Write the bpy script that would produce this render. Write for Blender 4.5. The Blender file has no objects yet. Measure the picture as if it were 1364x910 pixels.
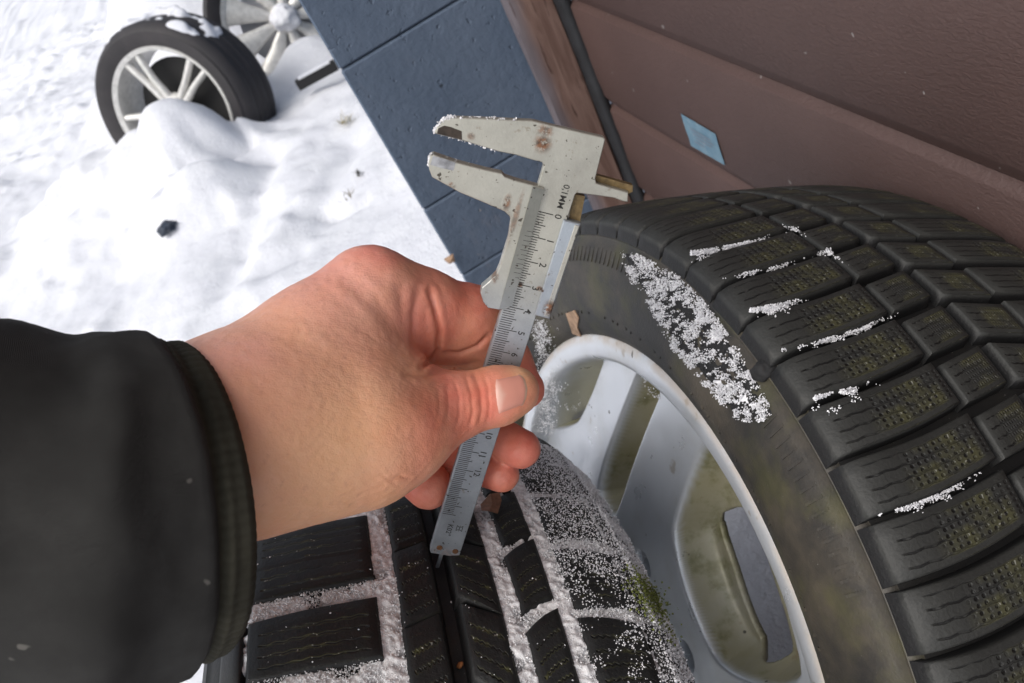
import bpy, math, random
import numpy as np
from mathutils import Matrix, Vector
random.seed(7)
RS = np.random.RandomState(11)
S = bpy.context.scene
COL = S.collection

# ------------------------------------------------------------------ camera frame
F_PX, CX, CY = 1095.0, 682.0, 455.0            # focal length and centre in photograph pixels
CAM_H = 0.872                                  # camera height above the ground
_n = np.array([718.0, 1235.0, F_PX]); _n /= np.linalg.norm(_n)
_y = np.array([-487.0, -688.0, F_PX]); _y = _y - _y.dot(_n) * _n; _y /= np.linalg.norm(_y)
WZ = -_n; WY = _y; WX = np.cross(WY, WZ)
WM = np.array([WX, WY, WZ])                    # camera (x right, y down, z forward) -> world
CAM = np.array([0.0, 0.0, CAM_H])

def ray(px, py): return WM @ np.array([(px - CX) / F_PX, (py - CY) / F_PX, 1.0])
def at(px, py, depth): return CAM + depth * ray(px, py)
def cam_pt(px, py, depth): return depth * np.array([(px - CX) / F_PX, (py - CY) / F_PX, 1.0])
def on_axis(px, py, ax, val):
    d = ray(px, py); return CAM + d * (val - CAM[ax]) / d[ax]

cam_data = bpy.data.cameras.new('camera')
cam = bpy.data.objects.new('camera', cam_data); COL.objects.link(cam)
r_, u_, b_ = WM @ np.array([1, 0, 0.]), WM @ np.array([0, -1, 0.]), WM @ np.array([0, 0, -1.])
cam.matrix_world = Matrix(((r_[0], u_[0], b_[0], CAM[0]), (r_[1], u_[1], b_[1], CAM[1]), (r_[2], u_[2], b_[2], CAM[2]), (0, 0, 0, 1)))
cam_data.sensor_width = 36.0; cam_data.lens = F_PX / 1364.0 * 36.0
cam_data.clip_start = 0.02; cam_data.clip_end = 300.0
cam_data.dof.use_dof = True; cam_data.dof.focus_distance = 0.345; cam_data.dof.aperture_fstop = 20.0
S.camera = cam
S.render.resolution_x = 1024; S.render.resolution_y = 683
S.view_settings.view_transform = 'Standard'; S.view_settings.look = 'None'
S.view_settings.gamma = 1.0; S.view_settings.exposure = 0.44

SUN_EL, SUN_AZ = math.radians(50), math.radians(-122)     # azimuth measured from +Y towards +X
world = bpy.data.worlds.new('World'); S.world = world; world.use_nodes = True
wn = world.node_tree; wn.nodes.clear()
sky = wn.nodes.new('ShaderNodeTexSky'); sky.sky_type = 'NISHITA'; sky.sun_disc = False
sky.sun_elevation = SUN_EL; sky.sun_rotation = SUN_AZ
sky.air_density = 1.0; sky.dust_density = 3.0
hs = wn.nodes.new('ShaderNodeHueSaturation'); hs.inputs['Saturation'].default_value = 0.38   # thin overcast
bg = wn.nodes.new('ShaderNodeBackground'); bg.inputs['Strength'].default_value = 0.15
wo = wn.nodes.new('ShaderNodeOutputWorld')
wn.links.new(sky.outputs[0], hs.inputs['Color']); wn.links.new(hs.outputs[0], bg.inputs[0]); wn.links.new(bg.outputs[0], wo.inputs[0])
sun_d = bpy.data.lights.new('sun', 'SUN'); sun_d.energy = 1.2; sun_d.angle = math.radians(45); sun_d.color = (1.0, 0.95, 0.88)
sun = bpy.data.objects.new('sun', sun_d); COL.objects.link(sun)
sd = Vector((math.sin(SUN_AZ) * math.cos(SUN_EL), math.cos(SUN_AZ) * math.cos(SUN_EL), math.sin(SUN_EL)))
sun.rotation_euler = sd.to_track_quat('Z', 'Y').to_euler()

# ------------------------------------------------------------------ helpers: objects
def link(o, parent=None, kind=None, label=None, cat=None, group=None):
    COL.objects.link(o)
    if parent is not None: o.parent = parent
    if kind: o['kind'] = kind
    if label: o['label'] = label
    if cat: o['category'] = cat
    if group: o['group'] = group
    return o
def thing(name, label, cat, loc=(0, 0, 0), group=None, matrix=None):
    o = bpy.data.objects.new(name, None); o.empty_display_size = 0.05
    if matrix is not None: o.matrix_world = matrix
    else: o.location = loc
    return link(o, None, None, label, cat, group)
def mesh_data(name, verts, faces, mats, smooth=True, mat_idx=None):
    me = bpy.data.meshes.new(name)
    verts = np.asarray(verts, dtype=np.float32)
    if isinstance(faces, np.ndarray) and faces.ndim == 2:
        n, k = faces.shape
        me.vertices.add(len(verts)); me.vertices.foreach_set('co', verts.ravel())
        me.loops.add(n * k); me.loops.foreach_set('vertex_index', faces.astype(np.int32).ravel())
        me.polygons.add(n)
        me.polygons.foreach_set('loop_start', np.arange(0, n * k, k, dtype=np.int32))
        me.polygons.foreach_set('loop_total', np.full(n, k, dtype=np.int32))
        me.update(calc_edges=True); me.validate()
    else:
        me.from_pydata([tuple(map(float, v)) for v in verts], [], [tuple(int(i) for i in f) for f in faces])
    for m in (mats if isinstance(mats, (list, tuple)) else [mats]): me.materials.append(m)
    if mat_idx is not None: me.polygons.foreach_set('material_index', np.asarray(mat_idx, dtype=np.int32))
    me.polygons.foreach_set('use_smooth', np.full(len(me.polygons), smooth, dtype=bool))
    me.update()
    return me
def obj(name, verts, faces, mats, parent=None, smooth=True, mat_idx=None, sharp=None, **kw):
    me = mesh_data(name, verts, faces, mats, smooth, mat_idx)
    if sharp is not None and smooth:
        me.set_sharp_from_angle(angle=math.radians(sharp))
    return link(bpy.data.objects.new(name, me), parent, **kw)
def grid_faces(nu, nv, wrap_u=False, wrap_v=False):
    iu = np.arange(nu if wrap_u else nu - 1); iv = np.arange(nv if wrap_v else nv - 1)
    I, J = np.meshgrid(iu, iv, indexing='ij'); I = I.ravel(); J = J.ravel()
    I2 = (I + 1) % nu; J2 = (J + 1) % nv
    return np.c_[I * nv + J, I2 * nv + J, I2 * nv + J2, I * nv + J2]
def lathe(profile, n, a0=0.0, a1=2 * math.pi):
    """profile: list of (s along local x, r); closed around local x; angle from +z towards +y"""
    full = abs(a1 - a0 - 2 * math.pi) < 1e-6
    t = np.linspace(a0, a1, n, endpoint=not full)
    P = np.array(profile, float)
    V = np.zeros((n, len(P), 3)); V[:, :, 0] = P[None, :, 0]
    V[:, :, 1] = np.sin(t)[:, None] * P[None, :, 1]; V[:, :, 2] = np.cos(t)[:, None] * P[None, :, 1]
    return V.reshape(-1, 3), grid_faces(n, len(P), wrap_u=full)
def prism(poly, t0, t1, org, ux, uy, un, bevel=0.0):
    """extrude a polygon (2-D, metres) between offsets t0 (back) and t1 (front) along un; optional front chamfer"""
    P = np.array(poly, float); n = len(P)
    if np.sum(P[:, 0] * np.roll(P[:, 1], -1) - P[:, 1] * np.roll(P[:, 0], -1)) < 0: P = P[::-1]
    rings = [(P, t0), (P, t1 - bevel)]
    if bevel > 0:
        e = np.roll(P, -1, 0) - P; e /= np.linalg.norm(e, axis=1)[:, None] + 1e-12
        nrm = np.c_[-e[:, 1], e[:, 0]]; prv = np.roll(nrm, 1, 0)
        m = nrm + prv; m /= (1 + (nrm * prv).sum(1))[:, None].clip(0.35)
        rings.append((P + m * bevel, t1))
    V = np.concatenate([org + np.outer(p[:, 0], ux) + np.outer(p[:, 1], uy) + t * un for p, t in rings])
    Fc = []
    for k in range(len(rings) - 1):
        for i in range(n): Fc.append((k * n + i, k * n + (i + 1) % n, (k + 1) * n + (i + 1) % n, (k + 1) * n + i))
    L = (len(rings) - 1) * n
    Fc.append(tuple(range(L, L + n))); Fc.append(tuple(range(n - 1, -1, -1)))
    if np.dot(np.cross(ux, uy), un) < 0: Fc = [f[::-1] for f in Fc]
    return V, Fc
class MB:
    def __init__(s): s.v = []; s.f = []; s.n = 0
    def add(s, V, Fc):
        V = np.asarray(V); s.v.append(V); s.f += [tuple(int(i) + s.n for i in f) for f in Fc]; s.n += len(V); return s
    def box(s, c, hx, hy, hz, ax=None):
        A = np.eye(3) if ax is None else np.array(ax)
        q = np.array([[i, j, k] for i in (-1, 1) for j in (-1, 1) for k in (-1, 1)], float) * [hx, hy, hz]
        return s.add(np.array(c) + q @ A, [(0, 1, 3, 2), (4, 6, 7, 5), (0, 4, 5, 1), (2, 3, 7, 6), (0, 2, 6, 4), (1, 5, 7, 3)])
    def build(s, name, mat, parent=None, smooth=False, **kw):
        return obj(name, np.concatenate(s.v), s.f, mat, parent, smooth, **kw)

# noise -------------------------------------------------------------
def _h(ix, iy, iz, seed):
    n = (ix.astype(np.int64) * 374761393 + iy.astype(np.int64) * 668265263 + iz.astype(np.int64) * 2147483647 + seed * 974711) & 0xffffffff
    n = ((n ^ (n >> 13)) * 1274126177) & 0xffffffff
    n = (n ^ (n >> 16)) & 0xffffffff
    return n / 4294967295.0
def vnoise(P, scale, seed=0):
    P = np.asarray(P, float) * scale
    i = np.floor(P); f = P - i; f = f * f * (3 - 2 * f); i = i.astype(np.int64)
    if P.shape[1] == 2: i = np.c_[i, np.zeros(len(i), np.int64)]; f = np.c_[f, np.zeros(len(f))]
    out = 0
    for a in (0, 1):
        for b in (0, 1):
            for c in ((0, 1) if P.shape[1] == 3 else (0,)):
                w = (f[:, 0] if a else 1 - f[:, 0]) * (f[:, 1] if b else 1 - f[:, 1]) * (f[:, 2] if c else 1 - f[:, 2])
                out = out + w * _h(i[:, 0] + a, i[:, 1] + b, i[:, 2] + c, seed)
    return out * 2 - 1
def fbm(P, scale, oct=4, seed=0, gain=0.5):
    s = 0; a = 1
    for k in range(oct): s = s + a * vnoise(P, scale * 2 ** k, seed + k * 17); a *= gain
    return s
def sstep(a, b, x): t = np.clip((x - a) / (b - a), 0, 1); return t * t * (3 - 2 * t)
def poly_sdf(P, poly):
    poly = np.array(poly, float); n = len(poly); d = np.full(len(P), 1e9); ins = np.zeros(len(P), bool)
    for i in range(n):
        a, b = poly[i], poly[(i + 1) % n]; e = b - a; w = P - a
        t = np.clip((w @ e) / (e @ e), 0, 1); q = w - t[:, None] * e
        d = np.minimum(d, (q * q).sum(1))
        c = (a[1] > P[:, 1]) != (b[1] > P[:, 1])
        with np.errstate(divide='ignore', invalid='ignore'):
            xx = (b[0] - a[0]) * (P[:, 1] - a[1]) / (b[1] - a[1] if b[1] != a[1] else 1e-12) + a[0]
        ins ^= c & (P[:, 0] < xx)
    d = np.sqrt(d); return np.where(ins, -d, d)
def line_dist(P, line):
    line = np.array(line, float); d = np.full(len(P), 1e9)
    for a, b in zip(line[:-1], line[1:]):
        e = b - a; w = P - a; t = np.clip((w @ e) / (e @ e), 0, 1); d = np.minimum(d, np.linalg.norm(w - t[:, None] * e, axis=1))
    return d
_OCT = np.array([(1, 0, 0), (-1, 0, 0), (0, 1, 0), (0, -1, 0), (0, 0, 1), (0, 0, -1)], float)
_OCTF = np.array([(0, 2, 4), (2, 1, 4), (1, 3, 4), (3, 0, 4), (2, 0, 5), (1, 2, 5), (3, 1, 5), (0, 3, 5)])
def grains(centers, sizes):
    """many little irregular ice crystals in one mesh"""
    n = len(centers); A = RS.normal(size=(n, 3, 3)); Q = np.linalg.qr(A)[0]
    st = RS.uniform(0.55, 1.25, size=(n, 3))
    V = np.einsum('kj,nj,nji->nki', _OCT, st, Q) * np.asarray(sizes)[:, None, None] + np.asarray(centers)[:, None, :]
    Fc = _OCTF[None] + (np.arange(n) * 6)[:, None, None]
    return V.reshape(-1, 3), Fc.reshape(-1, 3)

# ------------------------------------------------------------------ helpers: materials
class NT:
    def __init__(s, name):
        s.m = bpy.data.materials.new(name); s.m.use_nodes = True; s.t = s.m.node_tree
        s.b = s.t.nodes['Principled BSDF']; s.co = s.t.nodes.new('ShaderNodeTexCoord')
    def put(s, sock, v):
        if v is None: return
        if hasattr(v, 'is_output'): s.t.links.new(v, sock)
        else:
            if isinstance(v, (tuple, list)) and len(v) == 3 and sock.type == 'RGBA': v = (*v, 1.0)
            sock.default_value = v
    def mapped(s, coord='Object', scale=(1, 1, 1), rot=(0, 0, 0), loc=(0, 0, 0)):
        m = s.t.nodes.new('ShaderNodeMapping'); s.t.links.new(s.co.outputs[coord], m.inputs[0])
        m.inputs['Scale'].default_value = scale; m.inputs['Rotation'].default_value = rot; m.inputs['Location'].default_value = loc
        return m.outputs[0]
    def noise(s, scale, detail=4, rough=0.55, vec=None, dist=0.0):
        n = s.t.nodes.new('ShaderNodeTexNoise'); n.inputs['Scale'].default_value = scale; n.inputs['Detail'].default_value = detail
        n.inputs['Roughness'].default_value = rough; n.inputs['Distortion'].default_value = dist
        s.t.links.new(vec if vec is not None else s.co.outputs['Object'], n.inputs['Vector']); return n.outputs[0]
    def voro(s, scale, vec=None, feature='F1', out=0):
        n = s.t.nodes.new('ShaderNodeTexVoronoi'); n.feature = feature; n.inputs['Scale'].default_value = scale
        s.t.links.new(vec if vec is not None else s.co.outputs['Object'], n.inputs['Vector']); return n.outputs[out]
    def ramp(s, fac, lo, hi, a=0.0, b=1.0):
        n = s.t.nodes.new('ShaderNodeMapRange'); s.put(n.inputs[0], fac); n.interpolation_type = 'SMOOTHSTEP'
        for i, v in zip((1, 2, 3, 4), (lo, hi, a, b)): n.inputs[i].default_value = v
        return n.outputs[0]
    def math(s, op, a, b=None, c=None):
        n = s.t.nodes.new('ShaderNodeMath'); n.operation = op
        for i, v in enumerate((a, b, c)):
            if v is not None: s.put(n.inputs[i], v)
        return n.outputs[0]
    def mix(s, fac, a, b, mode='MIX'):
        n = s.t.nodes.new('ShaderNodeMix'); n.data_type = 'RGBA'; n.blend_type = mode
        s.put(n.inputs[0], fac); s.put(n.inputs[6], a); s.put(n.inputs[7], b); return n.outputs[2]
    def attr(s, name, out='Fac'):
        n = s.t.nodes.new('ShaderNodeAttribute'); n.attribute_name = name; return n.outputs[out]
    def uv(s):
        n = s.t.nodes.new('ShaderNodeSeparateXYZ'); s.t.links.new(s.co.outputs['UV'], n.inputs[0]); return n.outputs[0], n.outputs[1]
    def xyz(s, coord='Object'):
        n = s.t.nodes.new('ShaderNodeSeparateXYZ'); s.t.links.new(s.co.outputs[coord], n.inputs[0]); return n.outputs[0], n.outputs[1], n.outputs[2]
    def bump(s, h, strength=0.3, dist=0.001, nrm=None):
        n = s.t.nodes.new('ShaderNodeBump'); n.inputs['Strength'].default_value = strength; n.inputs['Distance'].default_value = dist
        s.put(n.inputs['Height'], h)
        if nrm is not None: s.put(n.inputs['Normal'], nrm)
        return n.outputs[0]
    def out(s, color=None, rough=0.6, metal=0.0, normal=None, spec=0.5, sss=0.0):
        s.put(s.b.inputs['Base Color'], color); s.put(s.b.inputs['Roughness'], rough); s.put(s.b.inputs['Metallic'], metal)
        s.put(s.b.inputs['Normal'], normal); s.put(s.b.inputs['Specular IOR Level'], spec)
        if sss:
            s.b.inputs['Subsurface Weight'].default_value = sss; s.b.inputs['Subsurface Radius'].default_value = (1.0, 0.4, 0.2)
            s.b.inputs['Subsurface Scale'].default_value = 0.0025
        return s.m

def mat_snow():
    n = NT('snow'); c = n.mix(n.ramp(n.noise(7, 4), 0.3, 0.7), (0.68, 0.69, 0.735), (0.74, 0.75, 0.785))
    h = n.math('ADD', n.noise(160, 5, 0.65), n.math('MULTIPLY', n.noise(22, 5), 2.0))
    return n.out(c, 0.75, 0, n.bump(h, 0.5, 0.006), 0.25)
def mat_grain(name='frost', c0=(0.62, 0.62, 0.65), c1=(0.86, 0.86, 0.88)):
    n = NT(name); c = n.mix(n.ramp(n.noise(420, 3), 0.3, 0.7), c0, c1)
    return n.out(c, 0.45, 0, n.bump(n.noise(1500, 3), 0.5, 0.0006), 0.5)
def mat_rubber(name='tyre_rubber', base=(0.022, 0.023, 0.025), dirt=(0.075, 0.07, 0.05), amount=0.5, sc=18, rough=0.62, fine=True, moss=0.0):
    n = NT(name)
    k = n.ramp(n.noise(sc, 6, 0.65), 0.42, 0.78, 0, amount); c = n.mix(k, base, dirt)
    if moss: c = n.mix(n.ramp(n.noise(sc * 3.1, 5, 0.6), 0.45, 0.7, 0, moss), c, (0.085, 0.085, 0.022))
    sp = n.ramp(n.noise(900, 2, 0.5), 0.74, 0.80, 0, 0.55); c = n.mix(sp, c, (0.30, 0.30, 0.28))
    h = n.math('ADD', n.noise(700, 3, 0.6), n.math('MULTIPLY', n.noise(90, 4), 1.2))
    return n.out(c, rough, 0, n.bump(h, 0.35, 0.0006), 0.4)
def mat_block(name, base, grime, bands, flip):
    """rubber tread block, sipes drawn as zigzag cuts (u along the block, v across it)"""
    n = NT(name); u, v = n.uv()
    tri = n.math('PINGPONG', n.math('MULTIPLY', u, 15.0), 1.0)
    vv = n.math('ADD', v, n.math('MULTIPLY', tri, 0.026))
    fr = n.math('ABSOLUTE', n.math('SUBTRACT', n.math('FRACT', n.math('MULTIPLY', vv, float(bands))), 0.5))
    line = n.ramp(fr, 0.05, 0.10, 1, 0)
    inside = n.math('MULTIPLY', n.math('MULTIPLY', n.ramp(u, 0.06, 0.10), n.ramp(u, 0.90, 0.95, 1, 0)), n.math('MULTIPLY', n.ramp(v, 0.10, 0.14), n.ramp(v, 0.88, 0.92, 1, 0)))
    line = n.math('MULTIPLY', line, inside)
    if flip:   # lamella holes: rows of small dimples instead of continuous cuts away from the shoulder
        du = n.math('SUBTRACT', n.math('FRACT', n.math('MULTIPLY', u, 17.0)), 0.5); dv = n.math('SUBTRACT', n.math('FRACT', n.math('MULTIPLY', v, 8.0)), 0.5)
        dd = n.math('SQRT', n.math('ADD', n.math('MULTIPLY', du, du), n.math('MULTIPLY', n.math('MULTIPLY', dv, dv), 0.6)))
        inner = n.math('MULTIPLY', n.ramp(u, 0.30, 0.40), n.math('MULTIPLY', n.ramp(v, 0.1, 0.16), n.ramp(v, 0.84, 0.9, 1, 0)))
        line = n.math('MAXIMUM', n.math('MULTIPLY', line, n.ramp(u, 0.32, 0.42, 1, 0.45)), n.math('MULTIPLY', n.math('MULTIPLY', n.ramp(dd, 0.14, 0.30, 1, 0), n.ramp(n.noise(140, 4, 0.6), 0.38, 0.58, 0.15, 1)), inner))
    brk = n.ramp(n.noise(170, 3, 0.6), 0.36, 0.52); 
    near = n.math('MULTIPLY', n.math('MULTIPLY', (n.ramp(u, 0.25, 0.45) if flip else n.ramp(fr, 0.05, 0.22, 1, 0)), inside), n.ramp(n.noise(60, 4), 0.36, 0.60))
    c = n.mix(n.ramp(n.noise(40, 5), 0.35, 0.75, 0, 0.6), base, tuple(x * 1.9 for x in base))
    c = n.mix(n.math('MULTIPLY', near, 0.9), c, grime)
    c = n.mix(n.math('MULTIPLY', line, brk), c, (0.003, 0.003, 0.003))
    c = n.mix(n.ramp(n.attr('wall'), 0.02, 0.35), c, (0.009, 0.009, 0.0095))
    fl = n.math('MULTIPLY', n.ramp(n.noise(620, 2, 0.4), 0.66, 0.70), n.math('ADD', 0.012, n.math('MULTIPLY', near, 0.35 if flip else 0.7)))
    c = n.mix(fl, c, (0.55, 0.55, 0.50))
    h = n.math('SUBTRACT', n.math('MULTIPLY', n.noise(600, 3), 0.35), n.math('MULTIPLY', line, 1.6))
    return n.out(c, 0.58, 0, n.bump(h, 0.7, 0.0012), 0.4)
def mat_alloy(name='alloy_paint', lip=False, base=(0.72, 0.75, 0.79), rough=0.27, metal=0.5, stain=0.0):
    n = NT(name)
    c = n.mix(n.ramp(n.noise(24, 5, 0.6), 0.45, 0.8, 0, 0.35), base, (0.40, 0.38, 0.31))
    if stain:
        c0 = c
        c = n.mix(n.ramp(n.noise(13, 5, 0.6), 0.30, 0.62, 0.82, 1.0), c, (0.40, 0.365, 0.225))
        c = n.mix(n.ramp(n.noise(30, 5, 0.7), 0.52, 0.7, 0, 0.6), c, (0.14, 0.15, 0.045))
        c = n.mix(n.ramp(n.noise(300, 3, 0.6), 0.6, 0.75, 0, 0.5), c, (0.42, 0.40, 0.30))
        c = n.mix(n.math('MULTIPLY', n.attr('stain'), n.math('ADD', 0.72, n.math('MULTIPLY', n.noise(60, 4), 0.4))), c0, c)
        metal = n.math('MULTIPLY', n.math('SUBTRACT', 1.0, n.math('MULTIPLY', n.attr('stain'), 0.75)), metal)
    if lip:
        x, y, z = n.xyz(); r = n.math('SQRT', n.math('ADD', n.math('MULTIPLY', y, y), n.math('MULTIPLY', z, z)))
        k = n.math('MULTIPLY', n.ramp(r, 0.2075, 0.2135), n.ramp(n.math('ADD', n.noise(34, 5, 0.65), n.math('MULTIPLY', n.noise(9, 2), 0.5)), 0.55, 0.85))
        c = n.mix(n.math('MULTIPLY', k, 0.7), c, (0.46, 0.38, 0.30)); c = n.mix(n.math('MULTIPLY', n.ramp(r, 0.2145, 0.2165), n.ramp(n.noise(60, 4, 0.6), 0.4, 0.6)), c, (0.13, 0.07, 0.045))
        metal = n.math('MULTIPLY', n.math('SUBTRACT', 1.0, k), metal)
    c = n.mix(n.ramp(n.noise(75, 2, 0.5), 0.715, 0.735, 0, 0.85), c, (0.035, 0.025, 0.015))
    sp = n.ramp(n.noise(48, 3, 0.6), 0.66, 0.72, 0, 0.45); c = n.mix(sp, c, (0.30, 0.22, 0.13))
    return n.out(c, n.ramp(n.noise(40, 4), 0.3, 0.7, rough, rough + 0.15), metal, n.bump(n.noise(500, 3), 0.08, 0.0006), 0.5)
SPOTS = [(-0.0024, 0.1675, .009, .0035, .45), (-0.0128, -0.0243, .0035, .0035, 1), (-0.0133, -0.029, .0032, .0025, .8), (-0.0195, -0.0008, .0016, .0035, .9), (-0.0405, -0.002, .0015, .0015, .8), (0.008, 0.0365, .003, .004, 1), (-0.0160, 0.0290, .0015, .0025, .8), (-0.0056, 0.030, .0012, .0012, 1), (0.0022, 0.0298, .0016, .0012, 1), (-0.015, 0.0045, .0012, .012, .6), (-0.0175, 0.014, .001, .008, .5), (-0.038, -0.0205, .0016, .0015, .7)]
def mat_steel(name='steel', base=(0.44, 0.43, 0.375)):
    n = NT(name); v = n.mapped('Object', (14, 14, 14))
    x_, y_, z_ = n.xyz(); low_end = n.ramp(n.math('ADD', y_, n.math('MULTIPLY', n.noise(60, 3), 0.03)), 0.03, 0.075)  # base colour shifts to bluish grey further down the beam
    bcol = n.mix(low_end, base, (0.345, 0.37, 0.40)); c = n.mix(n.ramp(n.noise(26, 6, 0.7), 0.35, 0.72), bcol, n.mix(0.28, bcol, (0.02, 0.02, 0.02)))
    c = n.mix(n.ramp(n.noise(240, 4, 0.7), 0.60, 0.72, 0, 0.55), c, (0.16, 0.12, 0.07))
    c = n.mix(n.ramp(n.noise(380, 2), 0.66, 0.71, 0, 0.9), c, (0.05, 0.04, 0.03))
    rk = None
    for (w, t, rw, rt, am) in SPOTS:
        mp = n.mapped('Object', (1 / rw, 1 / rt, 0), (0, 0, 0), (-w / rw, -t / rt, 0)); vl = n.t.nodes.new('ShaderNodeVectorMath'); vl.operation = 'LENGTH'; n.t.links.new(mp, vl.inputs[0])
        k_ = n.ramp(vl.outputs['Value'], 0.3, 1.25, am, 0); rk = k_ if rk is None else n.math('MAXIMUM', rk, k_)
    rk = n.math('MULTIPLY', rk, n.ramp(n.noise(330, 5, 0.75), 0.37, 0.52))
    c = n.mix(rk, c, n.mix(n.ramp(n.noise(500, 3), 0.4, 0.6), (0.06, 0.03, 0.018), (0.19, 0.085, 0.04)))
    h = n.math('ADD', n.noise(900, 3), n.math('MULTIPLY', n.math('MULTIPLY', rk, n.noise(700, 3)), 3.0))
    return n.out(c, n.math('ADD', n.ramp(n.noise(60, 4), 0.3, 0.7, 0.36, 0.5), n.math('MULTIPLY', rk, 0.3)), n.math('SUBTRACT', 0.62, n.math('MULTIPLY', rk, 0.55)), n.bump(h, 0.25, 0.0004), 0.5)
def mat_plain(name, c, rough=0.6, metal=0.0, var=0.25, sc=60, bump=0.2, bd=0.0006, bsc=400):
    n = NT(name); cc = n.mix(n.ramp(n.noise(sc, 5, 0.6), 0.3, 0.75), c, tuple(x * (1 - var) for x in c))
    return n.out(cc, rough, metal, n.bump(n.noise(bsc, 4, 0.6), bump, bd))
def mat_wallpaint():
    n = NT('blue_wall_paint')
    c = n.mix(n.ramp(n.noise(9, 6, 0.65), 0.3, 0.72), (0.086, 0.118, 0.172), (0.112, 0.148, 0.208))
    c = n.mix(n.ramp(n.noise(70, 3, 0.6), 0.71, 0.75, 0, 0.75), c, (0.30, 0.27, 0.25))
    c = n.mix(n.ramp(n.noise(48, 2, 0.6), 0.73, 0.75, 0, 0.85), c, (0.02, 0.023, 0.03))
    c = n.mix(n.ramp(n.noise(17, 6, 0.72, n.mapped('Object', (1, 1, 0.45))), 0.56, 0.72, 0, 0.35), c, (0.21, 0.20, 0.225))
    h = n.math('ADD', n.noise(60, 6, 0.7), n.math('MULTIPLY', n.ramp(n.noise(95, 3), 0.62, 0.72), -1.2))
    return n.out(c, 0.72, 0, n.bump(h, 0.55, 0.004), 0.3)
def mat_door():
    n = NT('brown_door_paint')
    v = n.mapped('Object', (1, 26, 60))
    c = n.mix(n.ramp(n.noise(5, 5, 0.6), 0.3, 0.7), (0.072, 0.043, 0.038), (0.088, 0.053, 0.047))
    c = n.mix(n.ramp(n.noise(120, 2, 0.5), 0.745, 0.76, 0, 0.6), c, (0.35, 0.33, 0.32))
    grain = n.noise(7, 6, 0.65, v, 0.6)
    return n.out(c, 0.52, 0, n.bump(grain, 0.55, 0.0022), 0.4)
def mat_wood():
    n = NT('weathered_board'); v = n.mapped('Object', (24, 24, 2.2))
    g = n.noise(4.5, 6, 0.6, v, 0.5)
    c = n.mix(n.ramp(g, 0.3, 0.7), (0.105, 0.060, 0.048), (0.185, 0.120, 0.100))
    x, y, z = n.xyz(); c = n.mix(n.ramp(n.math('ADD', x, n.math('MULTIPLY', n.noise(11), 0.02)), -0.016, 0.004, 0.7, 0), c, (0.125, 0.125, 0.15))
    c = n.mix(n.ramp(n.noise(5, 5, 0.6, n.mapped('Object', (40, 40, 3))), 0.62, 0.68, 0, 0.8), c, (0.05, 0.025, 0.02))
    return n.out(c, 0.75, 0, n.bump(g, 0.5, 0.002), 0.3)
def mat_skin():
    n = NT('skin')
    red = n.attr('red'); pale = n.attr('pale')
    base = n.mix(n.ramp(n.noise(55, 5, 0.6), 0.3, 0.7), (0.77, 0.365, 0.205), (0.81, 0.42, 0.265))
    c = n.mix(red, base, n.mix(n.ramp(n.noise(90, 4), 0.3, 0.7), (0.66, 0.150, 0.105), (0.72, 0.225, 0.165)))
    c = n.mix(n.math('MULTIPLY', n.attr('pink'), n.ramp(n.noise(38, 5, 0.6), 0.25, 0.65, 0.5, 1.0)), c, (0.78, 0.385, 0.31)); c = n.mix(pale, c, (0.82, 0.50, 0.28))
    c = n.mix(n.ramp(n.noise(300, 4, 0.6), 0.55, 0.75, 0, 0.35), c, (0.55, 0.24, 0.17))
    vr = n.voro(900, None, 'DISTANCE_TO_EDGE')
    v2 = n.mapped('Object', (1.0, 2.2, 1.0), (0.3, 0.5, 0.9))
    wv = n.t.nodes.new('ShaderNodeTexWave'); n.t.links.new(v2, wv.inputs[0]); wv.inputs['Scale'].default_value = 130; wv.inputs['Distortion'].default_value = 9; wv.inputs['Detail'].default_value = 3; wv.inputs['Detail Scale'].default_value = 2
    fine = n.math('ADD', n.math('MULTIPLY', n.noise(850, 4, 0.6, v2), 0.7), n.math('MULTIPLY', wv.outputs[1], 0.55))
    h = n.math('ADD', n.math('MULTIPLY', n.ramp(vr, 0.0, 0.25), 0.55), n.math('MULTIPLY', fine, 1.3))
    return n.out(c, n.ramp(n.noise(200, 3), 0.3, 0.7, 0.36, 0.54), 0, n.bump(h, 0.15, 0.0004), 0.4, sss=0.22)

M = {}
M['snow'] = mat_snow(); M['frost'] = mat_grain(); M['groove_snow'] = mat_grain('groove_snow', (0.72, 0.72, 0.73), (0.88, 0.88, 0.89))
M['rubber'] = mat_rubber('tyre_rubber_black', amount=0.35)
M['rubber_old'] = mat_rubber('tyre_rubber_mossy', (0.021, 0.0205, 0.020), (0.10, 0.083, 0.060), 0.9, 13, 0.55, moss=0.30)
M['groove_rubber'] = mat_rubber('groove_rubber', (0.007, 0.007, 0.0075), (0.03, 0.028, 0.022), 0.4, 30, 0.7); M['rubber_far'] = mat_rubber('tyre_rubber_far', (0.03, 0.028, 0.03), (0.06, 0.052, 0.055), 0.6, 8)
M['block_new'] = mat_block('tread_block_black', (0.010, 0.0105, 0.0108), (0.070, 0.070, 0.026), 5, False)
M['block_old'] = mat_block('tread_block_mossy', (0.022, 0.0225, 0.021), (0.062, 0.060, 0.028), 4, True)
M['alloy'] = mat_alloy(); M['alloy_face'] = mat_alloy('alloy_stained', stain=1.0)
M['alloy_lip'] = mat_alloy('alloy_lip', True); M['alloy_far'] = mat_plain('alloy_far', (0.70, 0.69, 0.66), 0.4, 0.3)
M['steel'] = mat_steel(); M['steel_v'] = mat_steel('steel_vernier', (0.26, 0.265, 0.235)); M['steel_blue'] = mat_steel('steel_clamp', (0.38, 0.42, 0.46))
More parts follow.
